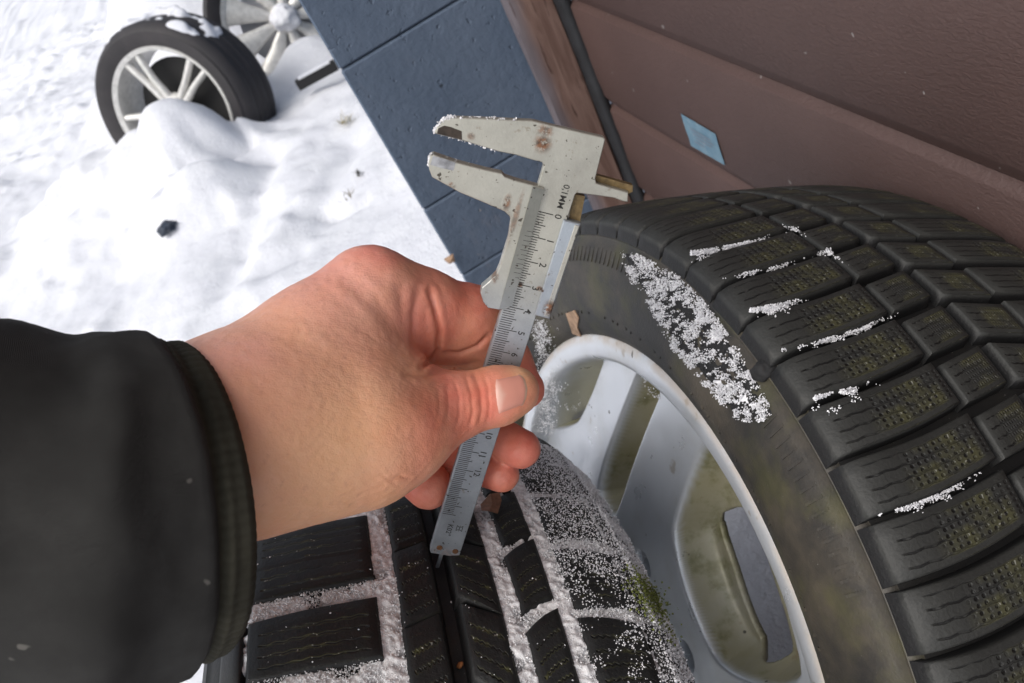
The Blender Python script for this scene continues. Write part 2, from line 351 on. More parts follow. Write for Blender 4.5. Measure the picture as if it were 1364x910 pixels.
M['jaw_shade_brown'] = mat_plain('brown_shaded_edge', (0.20, 0.135, 0.055), 0.55, 0.3, 0.6, 300)  # brown for the inner jaw sides, with the moving jaw's shadow in the colour
M['engrave'] = mat_plain('engraving', (0.020, 0.018, 0.016), 0.7)
M['dark'] = mat_plain('dark_gap', (0.012, 0.012, 0.013), 0.8)
M['seal'] = mat_plain('black_rubber_seal', (0.014, 0.015, 0.018), 0.6, 0, 0.4, 50, 0.5, 0.002, 90)
M['wall'] = mat_wallpaint(); M['door'] = mat_door(); M['wood'] = mat_wood(); M['skin'] = mat_skin()
M['tip'] = mat_plain('worn_tip_dark', (0.06, 0.045, 0.035), 0.6, 0.4, 0.6, 300)
M['tip2'] = mat_plain('worn_tip_bright', (0.42, 0.43, 0.45), 0.5, 0.5, 0.85, 130)
M['grit_crust'] = mat_plain('grit_crust', (0.010, 0.010, 0.011), 0.7, 0, 0.5, 200, 0.8, 0.002, 500)
M['rust'] = mat_plain('rust', (0.17, 0.075, 0.03), 0.85, 0, 0.5, 500, 0.6, 0.001, 900)

# ------------------------------------------------------------------ the setting: snowy ground
def axis_coords(lo, hi, step, far, grow=1.18):
    a = list(np.arange(lo, hi + 1e-9, step)); s = step
    while a[-1] < far: s *= grow; a.append(a[-1] + s)
    s = step
    while a[0] > -far: s *= grow; a.insert(0, a[0] - s)
    return np.array(a)
gx = axis_coords(-3.2, 0.45, 0.017, 60); gy = axis_coords(1.2, 7.5, 0.02, 60)
GX, GY = np.meshgrid(gx, gy, indexing='ij'); G2 = np.c_[GX.ravel(), GY.ravel()]
def ground_h(P):
    h = 0.035 * sstep(0.0, -0.3, P[:, 0]) * sstep(-0.1, 1.0, fbm(P, 6.0, 3, 29)) + 0.035 * fbm(P, 1.3, 3, 3) + 0.010 * fbm(P, 5, 4, 9) + 0.0035 * fbm(P, 26, 3, 19)
    for (px, py, dist, rx, ry, hh) in MOUNDS:
        c = on_axis(px, py, 1, dist)
        h = h + hh * np.exp(-(((P[:, 0] - c[0]) / rx) ** 2 + ((P[:, 1] - c[1]) / ry) ** 2) ** 1.3)
    for line, wd, dp in TRACKS:
        L = [on_axis(px, py, 2, 0.0)[:2] for px, py in line]
        h = h - dp * np.exp(-(line_dist(P, L) / wd) ** 2)
    near = sstep(1.6, 2.2, P[:, 1])
    return h * (0.35 + 0.65 * near) - 0.02
MOUNDS = [(258, 196, 2.78, 0.17, 0.12, 0.195), (322, 178, 2.86, 0.06, 0.05, 0.04), (290, 250, 2.55, 0.10, 0.10, 0.05), (240, 265, 2.50, 0.16, 0.12, 0.09),
          (235, 10, 4.3, 0.42, 0.35, 0.52), (420, 85, 3.35, 0.12, 0.16, 0.06), (372, 66, 3.28, 0.20, 0.09, 0.05), (350, 150, 3.2, 0.10, 0.12, 0.03), (170, 160, 2.9, 0.25, 0.2, 0.10), (60, 130, 3.2, 0.4, 0.4, 0.18)]
TRACKS = [([(322, 186), (340, 205), (318, 222), (296, 232)], 0.022, 0.05), ([(470, 190), (440, 240), (425, 300)], 0.05, 0.02), ([(360, 220), (330, 300), (290, 380)], 0.05, 0.025),
          ([(480, 262), (455, 275), (425, 280)], 0.02, 0.02)]
obj('snow_ground', np.c_[G2, ground_h(G2)], grid_faces(len(gx), len(gy)), M['snow'], kind='structure')

# ------------------------------------------------------------------ garage: painted reveal of the wall, frame board, door
DOOR_X, WALL_Y = 0.296, 0.935
XL = 0.0375                                    # free corner of the reveal
garage = thing('garage_wall', 'slate blue painted block wall beside the brown garage door', 'wall', (XL, WALL_Y, 0))
course = [-0.10, 0.085, 0.2915, 0.403, 0.600, 0.796, 0.992, 1.19, 1.39, 1.59, 1.79, 1.99, 2.19, 2.39]
for zi, (z0, z1) in enumerate(zip(course[:-1], course[1:])):
    lo, hi = z0 + 0.0008, z1 - 0.0008
    # a course block: front face faces the camera; its far outer side swings away from view
    nx, nz = 14, 12
    bx = [(XL + 0.003, 0), (0.262, 0)]
    ch = 0.0022
    V = []; Fc = []
    outline = lambda i: None
    foot = np.array([(XL, 0.002), (XL + 0.002, 0.0), (0.30, 0.0), (0.30, 0.26), (XL + 0.05, 0.26)])
    zs = [lo, lo + ch, hi - ch, hi]
    for z, ins in zip(zs, (ch, 0, 0, ch)):
        for k, (x, y) in enumerate(foot):
            V.append((x - XL + (ins if k in (0,) else 0), y + (ins if k < 3 else 0), z))
    for r in range(3):
        for k in range(5):
            Fc.append((r * 5 + k, r * 5 + (k + 1) % 5, (r + 1) * 5 + (k + 1) % 5, (r + 1) * 5 + k))
    Fc.append((4, 3, 2, 1, 0)); Fc.append((15, 16, 17, 18, 19))
    obj('block', V, Fc, M['wall'], garage, smooth=False)
mb = MB(); mb.box((0.14, 0.135, 1.15), 0.115, 0.128, 1.25); mb.build('mortar', M['wall'], garage)
# the long outside wall that runs away behind the corner
lw = MB(); lw.add(np.array([(0.05, 0.262, -0.1), (0.32, 6.0, -0.1), (0.62, 6.0, -0.1), (0.35, 0.262, -0.1), (0.05, 0.262, 2.4), (0.32, 6.0, 2.4), (0.62, 6.0, 2.4), (0.35, 0.262, 2.4)]),
                 [(3, 2, 1, 0), (4, 5, 6, 7), (0, 1, 5, 4), (1, 2, 6, 5), (2, 3, 7, 6), (3, 0, 4, 7)])
lw.build('side_wall', M['wall'], garage)

frame = thing('door_frame', 'weathered brown board with black rubber seal between blue wall and door', 'door frame', (0.262, WALL_Y, 0))
x0, x1 = 0.2345, 0.2865
def board_mesh():
    ch = 0.003; pr = [(x0, 0), (x0, -0.017 + ch), (x0 + ch, -0.017), (x1 - ch, -0.017), (x1, -0.017 + ch), (x1, 0.0)]
    zz = np.linspace(0.0, 2.1, 60); V = []
    for z in zz:
        for i, (x, y) in enumerate(pr):
            w = 0.0012 * math.sin(z * 9 + i) + 0.0008 * math.sin(z * 31 + 2 * i)
            V.append((x - 0.262 + w, y - 0.003 + w, z))
    return np.array(V), grid_faces(60, 6)
bv, bf = board_mesh(); obj('board', bv, bf[:, ::-1], M['wood'], frame, sharp=40)
def seal_mesh():
    zz = np.linspace(0.0, 2.1, 160); V = []
    for z in zz:
        w = 0.0018 * math.sin(z * 43) + 0.0012 * math.sin(z * 97 + 1) + 0.0008 * math.sin(z * 201)
        for x, y in [(x1 - 0.004, 0.02), (x1 - 0.0004, -0.004), (x1 - 0.0004 + w * 0.4, -0.022), (x1 + 0.002, -0.030 + w), (x1 + 0.0075, -0.036 + w), (DOOR_X + 0.004, -0.034), (DOOR_X + 0.02, 0.02)]:
            V.append((x - 0.262, y, z))
    return np.array(V), grid_faces(160, 7)
sv, sf = seal_mesh(); obj('rubber_seal', sv, sf[:, ::-1], M['seal'], frame)

door = thing('garage_door', 'dark brown ribbed sectional garage door behind the leaning wheels', 'garage door', (DOOR_X, WALL_Y - 0.03, 0))
RIB = 0.1365; z_rib0 = on_axis(870, 50, 0, DOOR_X)[2]
ribs = [z_rib0 + k * RIB for k in range(-4, 12)]
Y0, Y1 = 0.0, -2.45
for k in range(len(ribs) - 1):
    a, b = ribs[k], ribs[k + 1]
    # profile from the bottom of this panel (just above its lower rib) up into the next rib
    prof = [(0.0070, a), (0.0060, a + 0.0022), (0.0016, a + 0.0115), (0.0, a + 0.0150), (0.0, (a + b) / 2), (0.0, b - 0.0065), (0.0012, b - 0.0050), (0.0062, b - 0.0014), (0.0070, b - 0.0002)]
    ys = np.linspace(Y0, Y1, 50); V = []
    for y in ys:
        for x, z in prof: V.append((x, y, max(z, 0.005)))
    o = obj('door_panel', V, grid_faces(50, len(prof))[:, ::-1], M['door'], door, sharp=60)
mb = MB(); mb.box((0.03, -1.22, 1.0), 0.018, 1.22, 1.0); mb.build('door_core', M['dark'], door)
def mat_sticker():
    n = NT('blue_sticker'); x, y, z = n.xyz()
    c = n.mix(n.ramp(n.noise(70, 5, 0.6), 0.3, 0.7), (0.105, 0.20, 0.275), (0.155, 0.255, 0.325))
    c = n.mix(n.ramp(n.noise(160, 4, 0.7), 0.57, 0.68, 0, 0.7), c, (0.28, 0.32, 0.36))
    return n.out(c, 0.5, 0)
dl = np.array(door.location)
stk = [on_axis(px, py, 0, DOOR_X - 0.0008) - dl for px, py in [(907, 151), (953, 178), (966, 220), (921, 194)]]
stk = [np.array(p) for p in stk]
V = []
nu = 8
for i in range(nu + 1):
    for j in range(nu + 1):
        u, v = i / nu, j / nu
        p = (1 - u) * (1 - v) * stk[0] + u * (1 - v) * stk[1] + u * v * stk[2] + (1 - u) * v * stk[3]
        V.append(p + np.array([-0.0002 - 0.0004 * abs(math.sin(9 * u + 4 * v)), 0, 0]))
stick = obj('sticker', V, grid_faces(nu + 1, nu + 1), mat_sticker(), door, label='faded pale blue sticker with worn print')
mb = MB()
for (u0, u1, vv) in [(0.2, 0.8, 0.3), (0.25, 0.85, 0.42), (0.3, 0.75, 0.55), (0.2, 0.5, 0.7)]:
    q = [(1 - u) * (1 - v) * stk[0] + u * (1 - v) * stk[1] + u * v * stk[2] + (1 - u) * v * stk[3] + np.array([-0.0011, 0, 0]) for u, v in [(u0, vv), (u1, vv), (u1, vv + 0.05), (u0, vv + 0.05)]]
    mb.add(np.array(q), [(0, 1, 2, 3)])
mb.build('faded_print', mat_plain('faded_print', (0.20, 0.24, 0.30), 0.6), stick)

# ------------------------------------------------------------------ wheels
def wheel_matrix(C, a, e1, e2): return Matrix(((a[0], e1[0], e2[0], C[0]), (a[1], e1[1], e2[1], C[1]), (a[2], e1[2], e2[2], C[2]), (0, 0, 0, 1)))
def wheel_axes(th, ps):
    a = np.array([math.cos(th) * math.cos(ps), math.cos(th) * math.sin(ps), -math.sin(th)])
    e2 = np.cross(a, [0, 1, 0]); e2 /= np.linalg.norm(e2)
    if e2[2] < 0: e2 = -e2
    e1 = np.cross(e2, a)
    return a, e1, e2
def interp(prof, s):
    P = np.array(prof); return np.interp(s, P[:, 0], P[:, 1])

def block_mesh(name, quad, rtop, depth, mat, nx=6, ny=4, bev=0.0011, taper=0.0018, arc=0.0):
    """quad: four (s mm, phi deg) corners TL TR BR BL; top follows the tread radius rtop(s)"""
    q = np.array(quad, float); q[:, 0] /= 1000.0; q[:, 1] = np.radians(q[:, 1])
    def pos(u, v, dr, grow):
        R0 = 0.31
        c = q.copy(); ctr = c.mean(0)
        if grow: 
            for i in range(4):
                dvec = (c[i] - ctr) * np.array([1, R0]); 
                g = np.sign(dvec) * grow; c[i] = c[i] + g / np.array([1, R0])
        p = (1 - u) * (1 - v) * c[0] + u * (1 - v) * c[1] + u * v * c[2] + (1 - u) * v * c[3]
        ph = p[1] + math.radians(arc) * math.sin(u * math.pi)
        r = float(rtop(p[0])) + dr
        return (p[0], math.sin(ph) * r, math.cos(ph) * r)
    V = []; uv = []
    for i in range(nx + 1):
        for j in range(ny + 1):
            V.append(pos(i / nx, j / ny, 0, -bev)); uv.append((i / nx, j / ny))
    Fc = [tuple(f) for f in grid_faces(nx + 1, ny + 1)]
    border = [(i, 0) for i in range(nx)] + [(nx, j) for j in range(ny)] + [(i, ny) for i in range(nx, 0, -1)] + [(0, j) for j in range(ny, 0, -1)]
    top_idx = [i * (ny + 1) + j for i, j in border]; nb = len(border)
    for dr, g in ((-bev * 0.9, 0.0), (-depth, taper)):
        for i, j in border: V.append(pos(i / nx, j / ny, dr, g)); uv.append((0.01, 0.01))
    b0 = (nx + 1) * (ny + 1)
    for k in range(nb):
        k2 = (k + 1) % nb
        Fc.append((top_idx[k2], top_idx[k], b0 + k, b0 + k2)); Fc.append((b0 + k2, b0 + k, b0 + nb + k, b0 + nb + k2))
    me = mesh_data(name, V, Fc, mat, True)
    # outward normals
    V = np.array(V); f0 = Fc[0]; nn = np.cross(V[f0[1]] - V[f0[0]], V[f0[2]] - V[f0[0]])
    if nn[2] < 0: me.flip_normals()
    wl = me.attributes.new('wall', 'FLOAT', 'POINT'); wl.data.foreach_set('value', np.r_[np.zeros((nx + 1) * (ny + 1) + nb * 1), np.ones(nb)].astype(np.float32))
    l = me.uv_layers.new(name='UVMap'); uvs = np.array(uv)
    li = np.zeros(len(me.loops), np.int32); me.loops.foreach_get('vertex_index', li)
    l.data.foreach_set('uv', uvs[li].astype(np.float32).ravel())
    me.set_sharp_from_angle(angle=math.radians(50))
    return me
def spread(me, tyre, n, step, skip=(), name='tread_block', off=0.0, jit=0.0):
    for k in range(n):
        if k in skip: continue
        o = bpy.data.objects.new(name, me); link(o, tyre)
        o.rotation_euler = (-math.radians(off + step * k + random.uniform(-jit, jit)), 0, 0)

def alloy_face(parent, s_face, R_out, pockets, holes, dimples=(), res=0.0009, depth=0.03):
    n = int(2 * R_out / res); g = np.linspace(-R_out, R_out, n)
    U, Vv = np.meshgrid(g, g, indexing='ij'); P = np.c_[U.ravel(), Vv.ravel()]; r = np.hypot(P[:, 0], P[:, 1])
    s = np.full(len(P), s_face) - 0.006 * (1 - sstep(0.05, 0.19, r)) 
    stain = np.zeros(len(P))
    for poly, dep, tilt, wall in pockets:
        sd = poly_sdf(P, poly)
        t_ = np.clip((0.0010 - sd) / (wall * 1.05), 0, 1); k = 1 - (1 - t_) ** 1.55
        k = k * sstep(0.0011, -0.0010, sd)
        base = dep + (tilt[0] * P[:, 0] + tilt[1] * P[:, 1])
        s = s + k * np.clip(base, 0.006, 0.06) + 0.0016 * k * vnoise(P, 60, 5) * (k > 0.9) * 0.2
        stain = np.maximum(stain, sstep(0.0002, -0.0009, sd))
    for cx, cy, rr, dd in dimples:
        s = s + dd * sstep(rr, rr * 0.8, np.hypot(P[:, 0] - cx, P[:, 1] - cy))
    keep = r < R_out; P0_ = P.copy()
    for h in holes:
        keep &= poly_sdf(P0_, h) > 0
    Fc = grid_faces(n, n); kk = keep[Fc].all(1); Fc = Fc[kk]
    cnt = np.bincount(Fc.ravel(), minlength=len(P)); bd = (cnt > 0) & (cnt < 4)
    for h in holes:
        sd = poly_sdf(P0_, h); nb = bd & (np.abs(sd) < res * 2.2); e = 1e-5
        gxy = np.c_[poly_sdf(P0_[nb] + [e, 0], h) - sd[nb], poly_sdf(P0_[nb] + [0, e], h) - sd[nb]] / e
        P[nb] = P0_[nb] - gxy * sd[nb][:, None]
    used = np.unique(Fc); mp = -np.ones(len(P), int); mp[used] = np.arange(len(used))
    o = obj('spoke_face', np.c_[s, P][used], mp[Fc][:, ::-1], M['alloy_face'], parent, True)
    al = o.data.attributes.new('stain', 'FLOAT', 'POINT'); al.data.foreach_set('value', stain[used].astype(np.float32))
    sm_ = o.modifiers.new('soften', 'SMOOTH'); sm_.factor = 0.5; sm_.iterations = 5
    sol = o.modifiers.new('thickness', 'SOLIDIFY'); sol.thickness = 0.005; sol.offset = -1
    return o

# ---- wheel A: the one measured, nearest
aA, e1A, e2A = wheel_axes(0.4786, -0.1508)
CA = WM @ np.array([-0.0417, 0.3774, 0.5249]) + CAM
R_A = 0.316
profA_top = [(-0.0990, 0.2960), (-0.0900, 0.3075), (-0.083, 0.3118), (-0.06, 0.3148), (-0.03, 0.3160), (0.03, 0.3160), (0.06, 0.3148), (0.0795, 0.3118), (0.088, 0.3075), (0.0990, 0.2960)]
rA = lambda s: interp(profA_top, s)
GD = 0.0085
wheel_a = thing('car_wheel', 'wheel under the caliper with snow packed in its black winter tread', 'wheel', group='wheels leaning at the garage door', matrix=wheel_matrix(CA, aA, e1A, e2A))
side = [(0.088, 0.214), (0.096, 0.220), (0.106, 0.236), (0.1105, 0.255), (0.109, 0.270), (0.1045, 0.282), (0.1045, 0.2845), (0.1025, 0.2855), (0.100, 0.292)]
profA = [(-s, r) for s, r in side] + [(-0.094, 0.2975), (-0.085, 0.3030), (-0.06, 0.3062), (-0.03, 0.3075), (0.03, 0.3075), (0.06, 0.3062), (0.085, 0.3030), (0.094, 0.2975)] + side[::-1]
profA = [(-0.07, 0.205)] + profA + [(0.07, 0.205)]
v, f = lathe(profA, 220)
tyre_a = obj('tyre', v, f, M['rubber'], wheel_a, sharp=50)
STEP = 7.5
# columns, corners read from the tread as (s mm, phi deg)
colsA = [
 ('L', [(-84, 0.05), (-30.2, 0.15), (-30.3, -5.4), (-84, -5.2)], 9, 5, 0.0),
 ('r1', [(-21.0, 4.75), (-4.4, 5.7), (-4.1, -2.3), (-20.6, -3.3)], 5, 4, 0.0),
 ('r2', [(4.3, 5.6), (21.6, 3.9), (21.7, -3.5), (4.0, -0.9)], 5, 4, 0.0),
 ('r3', [(29.3, 2.3), (45.8, 4.1), (45.4, -2.6), (30.0, -3.8)], 5, 4, 0.25),
 ('R', [(53.0, 2.75), (80, 1.7), (80, -4.1), (53.2, -3.75)], 6, 4, 0.25)]
for nm, q, nx, ny, arc in colsA:
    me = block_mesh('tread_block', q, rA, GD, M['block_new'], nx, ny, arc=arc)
    if nm == 'L':
        big = [(-84, 8.7), (-31.3, 8.9), (-30.4, 2.1), (-84, 2.0)]
        me2 = block_mesh('tread_block', big, rA, GD, M['block_new'], nx, ny)
        spread(me, tyre_a, 1, STEP); spread(me2, tyre_a, 1, STEP)
        spread(me, tyre_a, 45, (360 - 6.85 - 10.45) / 45.0, off=10.35, jit=0.12)
        # outer shoulder lugs below each shoulder block
        lug = block_mesh('shoulder_lug', [(-96, 0.2), (-86.5, 0.2), (-86.5, -5.2), (-96, -5.2)], rA, 0.006, M['rubber'], 3, 3)
        spread(lug, tyre_a, 48, STEP, name='shoulder_lug')
    else:
        n_ = 48 if nm != 'r1' else 45
        spread(me, tyre_a, n_, 360.0 / n_, jit=0.15, off=0.0)
lug = block_mesh('shoulder_lug', [(82.5, 2.0), (95, 2.0), (95, -4.4), (82.5, -4.2)], rA, 0.006, M['rubber'], 3, 3)
spread(lug, tyre_a, 48, STEP, name='shoulder_lug')

def wheel_local(C, a, e1, e2, P): return np.asarray(P)[:, 0:1] * a + np.asarray(P)[:, 1:2] * e1 + np.asarray(P)[:, 2:3] * e2 + C
def polar(s, ph, r): return np.c_[s, np.sin(ph) * r, np.cos(ph) * r]
def hit_wheel(px, py, C, a, R):
    D = ray(px, py); o = CAM - C; Dp = D - D.dot(a) * a; op = o - o.dot(a) * a
    A_, B_, C_ = Dp @ Dp, 2 * Dp @ op, op @ op - R * R
    t = (-B_ - math.sqrt(max(B_ * B_ - 4 * A_ * C_, 0))) / (2 * A_); return CAM + t * D

def rim_lathe(parent, s0, rf, width, mat):
    lip = [(s0 + 0.004, rf - 0.012), (s0 + 0.003, rf - 0.001), (s0, rf + 0.0005), (s0 - 0.0035, rf - 0.0008), (s0 - 0.0052, rf - 0.003), (s0 - 0.0056, rf - 0.008), (s0 - 0.0046, rf - 0.0145), (s0 - 0.0026, rf - 0.0180), (s0 + 0.002, rf - 0.0202), (s0 + 0.013, rf - 0.0212),
           (s0 + 0.045, rf - 0.026), (s0 + 0.10, rf - 0.030), (s0 + width - 0.015, rf - 0.016), (s0 + width, rf + 0.0)]
    v, f = lathe(lip, 200); return obj('rim', v, f, mat, parent)

# ---- wheel B: leaning on the door, its face shows
aB, e1B, e2B = wheel_axes(0.488, 0.0)
CBf = WM @ np.array([0.0874, 0.2076, 0.5759]) + CAM       # centre of its outer flange
CB = CBf + 0.088 * aB
wheel_b = thing('car_wheel', 'wheel leaning on the brown door with silver spokes and mossy worn tyre', 'wheel', group='wheels leaning at the garage door', matrix=wheel_matrix(CB, aB, e1B, e2B))
profB_top = [(-0.1000, 0.2915), (-0.094, 0.2955), (-0.085, 0.2980), (-0.070, 0.2995), (-0.045, 0.3008), (0.0, 0.3015), (0.045, 0.3008), (0.070, 0.2995), (0.085, 0.2975), (0.094, 0.294), (0.1000, 0.286)]
rB = lambda s: interp(profB_top, s)
sideB = [(0.092, 0.2155), (0.0985, 0.222), (0.1045, 0.236), (0.1065, 0.252), (0.1055, 0.266), (0.1025, 0.277), (0.1000, 0.2805), (0.1005, 0.2825), (0.0990, 0.2845), (0.0965, 0.2855), (0.0965, 0.2875)]
tread_base = [(-0.093, 0.2885), (-0.085, 0.2900), (-0.070, 0.2915), (-0.045, 0.2930), (0.0, 0.2935), (0.045, 0.2930), (0.070, 0.2915), (0.085, 0.2890), (0.093, 0.2860)]
profB = [(-0.07, 0.205)] + [(-s, r) for s, r in sideB] + tread_base + sideB[::-1] + [(0.07, 0.205)]
v, f = lathe(profB, 260)
fm = f[:, 0] % len(profB); n0 = len(sideB) + 1
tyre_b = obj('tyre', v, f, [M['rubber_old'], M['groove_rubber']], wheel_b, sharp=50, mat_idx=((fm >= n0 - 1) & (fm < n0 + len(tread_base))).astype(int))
NB = 70; stB = 360.0 / NB; wB = 3.75
for q, nx, ny, arc in [([(-99.5, wB - 1.0), (-34.0, wB + 0.30), (-34.0, -0.1), (-99.5, -1.75)], 12, 4, -0.4),
                  ([(-30.5, 3.6), (-3.5, 4.7), (-3.5, 0.7), (-30.5, -0.3)], 5, 4, 0),
                  ([(3.5, 4.7), (30.5, 3.6), (30.5, -0.3), (3.5, 0.7)], 5, 4, 0),
                  ([(34.0, 3.9), (99.0, 2.2), (99.0, -1.7), (34.0, 0.0)], 9, 4, 0)]:
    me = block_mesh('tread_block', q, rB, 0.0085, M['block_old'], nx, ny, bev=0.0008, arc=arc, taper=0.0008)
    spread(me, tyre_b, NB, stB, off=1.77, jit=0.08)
rim_b = rim_lathe(wheel_b, -0.088, 0.217, 0.176, M['alloy_lip'])
mb = MB()
for k in range(300):
    if (k // 6) % 5 == 4: continue
    ph = 2 * math.pi * k / 300; rad = np.array([0, math.sin(ph), math.cos(ph)]); tn = np.array([0, math.cos(ph), -math.sin(ph)])
    mb.box(np.array([-0.1035, 0, 0]) + rad * 0.2715, 0.0048, 0.0007, 0.0009, [(rad - 0.33 * np.array([-1, 0, 0])) / 1.053, tn, np.cross(rad, tn)])
mb.build('serration', M['rubber_old'], tyre_b, kind='stuff')
for k in range(60):
    if k % 12 in (3, 4, 8): continue
    ph = math.radians(-62 + 2.1 * k); rad = np.array([0, math.sin(ph), math.cos(ph)]); tn = np.array([0, math.cos(ph), -math.sin(ph)]); sl = 0.35 if k % 2 else -0.3
    mb = MB(); ax_ = rad * math.cos(sl) + tn * math.sin(sl); mb.box(np.array([-0.1028, 0, 0]) + rad * 0.2365, 0.0050, 0.0008, 0.0008, [ax_, np.cross([1, 0, 0], ax_), [1, 0, 0]])
    mb.build('raised_bar', M['rubber_old'], tyre_b)
S_FACE = -0.076
def to_face(px, py, s=S_FACE):
    D = ray(px, py); k = ((CB + s * aB - CAM) @ aB) / (D @ aB); Q = CAM + k * D - CB; return (Q @ e1B, Q @ e2B)
def fp(pts, s=S_FACE): return [to_face(x, y, s) for x, y in pts]
def soft(poly, it=2):
    for _ in range(it):
        P_ = np.array(poly); Q_ = np.roll(P_, -1, 0); poly = np.stack([P_ * .78 + Q_ * .22, P_ * .22 + Q_ * .78], 1).reshape(-1, 2)
    return [tuple(p) for p in poly]
pk0 = fp([(722, 486), (752, 468), (780, 462), (806, 471), (790, 517), (775, 552), (768, 562), (752, 569), (728, 572), (722, 564), (718, 520)])
pk1 = fp([(852, 491), (866, 497), (881, 516), (862, 566), (846, 618), (834, 664), (826, 684), (818, 684), (806, 668), (802, 650), (810, 612), (832, 545)])
pk2 = fp([(936, 592), (950, 600), (975, 645), (1008, 710), (1040, 790), (1062, 870), (1066, 905), (1030, 915), (985, 897), (962, 878), (945, 845), (925, 795), (911, 750), (903, 712), (905, 690), (918, 640)])
hole2 = fp([(962, 684), (974, 677), (992, 677), (1010, 716), (1032, 780), (1050, 840), (1056, 866), (1046, 878), (1028, 868), (1008, 838), (994, 800), (972, 735), (960, 700)], S_FACE + 0.024)
hole0 = soft(fp([(762, 541), (777, 537), (784, 547), (777, 558), (764, 555)], S_FACE + 0.027))
hole2 = soft(hole2); pk0, pk1, pk2 = soft(pk0, 1), soft(pk1, 1), soft(pk2, 1)
def rot(poly, deg):
    c, s = math.cos(math.radians(deg)), math.sin(math.radians(deg)); return [(x * c - y * s, x * s + y * c) for x, y in poly]
pockets = [(pk0, 0.026, (0, 0), 0.007), (pk1, 0.028, (0, 0), 0.0075), (pk2, 0.027, (0.0, 0.0), 0.010)]
holes = [hole2, hole0]
for dg in (85, 150):
    pockets += [(rot(pk2, dg), 0.027, (0, 0), 0.010)]; holes.append(rot(hole2, dg))
alloy_face(rim_b, S_FACE, 0.1965, pockets, holes, [(0.0, 0.0, 0.03, 0.008)] + [(0.055 * math.cos(t), 0.055 * math.sin(t), 0.010, 0.02) for t in np.linspace(0, 2 * math.pi, 5, endpoint=False)])

# wheel A rim (mostly hidden below the sleeve)
rim_a = rim_lathe(wheel_a, -0.094, 0.214, 0.186, M['alloy'])
gen = [(-0.035, 0.192), (-0.028, 0.13), (-0.016, 0.092), (0.0, 0.085), (0.016, 0.092), (0.028, 0.13), (0.035, 0.192), (0.0, 0.195)]
genh = [(-0.022, 0.178), (-0.018, 0.135), (0.0, 0.118), (0.018, 0.135), (0.022, 0.178), (0.0, 0.184)]
pa = [(rot(gen, 20 + 72 * k), 0.026, (0, 0), 0.009) for k in range(5)]; ha = [rot(genh, 20 + 72 * k) for k in range(5)]
alloy_face(rim_a, -0.080, 0.1935, pa, ha, [(0, 0, 0.03, 0.008)], res=0.002)

# ------------------------------------------------------------------ snow lying on the two tyres
def groove_snow():
    ss = np.arange(-0.094, 0.0935, 0.0008); pp = np.radians(np.arange(-34, 42, 0.135))
    SG, PG = np.meshgrid(ss, pp, indexing='ij'); s = SG.ravel(); p = PG.ravel(); q = np.c_[s, p * 0.31]
    r = rA(s) - 0.0024 + 0.0009 * fbm(q, 55, 3, 4) + 0.0009 * fbm(q, 520, 2, 8)
    r += 0.0010 * np.exp(-((s + 0.0258) / 0.006) ** 2) + 0.0010 * np.exp(-((s - 0.0255) / 0.006) ** 2) + 0.0012 * np.exp(-((s - 0.0495) / 0.005) ** 2)
    # bare rubber: the middle groove, and patches along the outer ends of the cross grooves
    bare = sstep(0.0085, 0.0055, np.abs(s)) + 0.8 * sstep(0.12, 0.5, fbm(q, 70, 3, 21) + 0.75 * sstep(-0.066, -0.088, s) - 0.42) + 0.35 * sstep(0.5, 0.8, fbm(q, 140, 2, 33))
    bare += 0.9 * ((s > 0.006) & (s < 0.0205)) * sstep(0.0, 0.5, fbm(q, 90, 2, 40) + 0.2)
    bare = np.clip(bare, 0, 1)
    r = r - 0.0075 * bare
    V = wheel_local(CA, aA, e1A, e2A, polar(s, p, r))
    return obj('snow', V, grid_faces(len(ss), len(pp))[:, ::-1], M['groove_snow'], None, True, kind='stuff', label='granular snow packed in the grooves of the black tread', cat='snow')
groove_snow()
def frost_on(fn, n, size, name, label, mat=None):
    C_, sz = fn(n); sz = size * sz
    V, Fc = grains(C_, sz); return obj(name, V, Fc, mat or M['frost'], None, False, kind='stuff', label=label, cat='snow')
def frost_shoulder(n):
    s = RS.uniform(0.052, 0.093, n * 3); p = np.radians(RS.uniform(-13, 24, n * 3)); q = np.c_[s, p * .31]
    dens = 0.25 + 0.75 * sstep(-8, 4, np.degrees(p)) + 0.5 * fbm(q, 130, 3, 51) + 0.5 * sstep(0.062, 0.075, s) - 0.35
    k = RS.uniform(0, 1, n * 3) < dens; s, p = s[k][:n], p[k][:n]
    return wheel_local(CA, aA, e1A, e2A, polar(s, p, rA(s) + RS.uniform(-0.0003, 0.0006, len(s)))), RS.uniform(0.35, 1.0, len(s)) ** 1.6
frost_on(frost_shoulder, 12000, 0.00058, 'frost', 'sprinkled frost crystals on the right shoulder of the black tread')
def frost_grooves(n):
    m = n // 5; S_ = [RS.uniform(-.0312, -.0203, m), RS.uniform(.0208, .0302, m), RS.uniform(.0448, .0536, m), RS.uniform(-.084, -.031, m), RS.uniform(.03, .08, m)]
    P_ = [RS.uniform(-13, 16, m) for _ in range(3)] + [np.where(RS.uniform(0, 1, m) < .5, RS.uniform(-0.1, 2.2, m), np.where(RS.uniform(0, 1, m) < .5, RS.uniform(-7, -5.2, m), RS.uniform(8.6, 10.6, m))), np.where(RS.uniform(0, 1, m) < .5, RS.uniform(-5.4, -3.6, m), RS.uniform(2.2, 4.0, m))]
    s = np.concatenate(S_); p = np.radians(np.concatenate(P_)); q = np.c_[s, p * .31]
    r = rA(s) - 0.0022 + 0.0009 * fbm(q, 55, 3, 4) + RS.uniform(-0.0008, 0.0009, len(s))
    return wheel_local(CA, aA, e1A, e2A, polar(s, p, r)), RS.uniform(0.35, 1.0, len(s)) ** 1.4
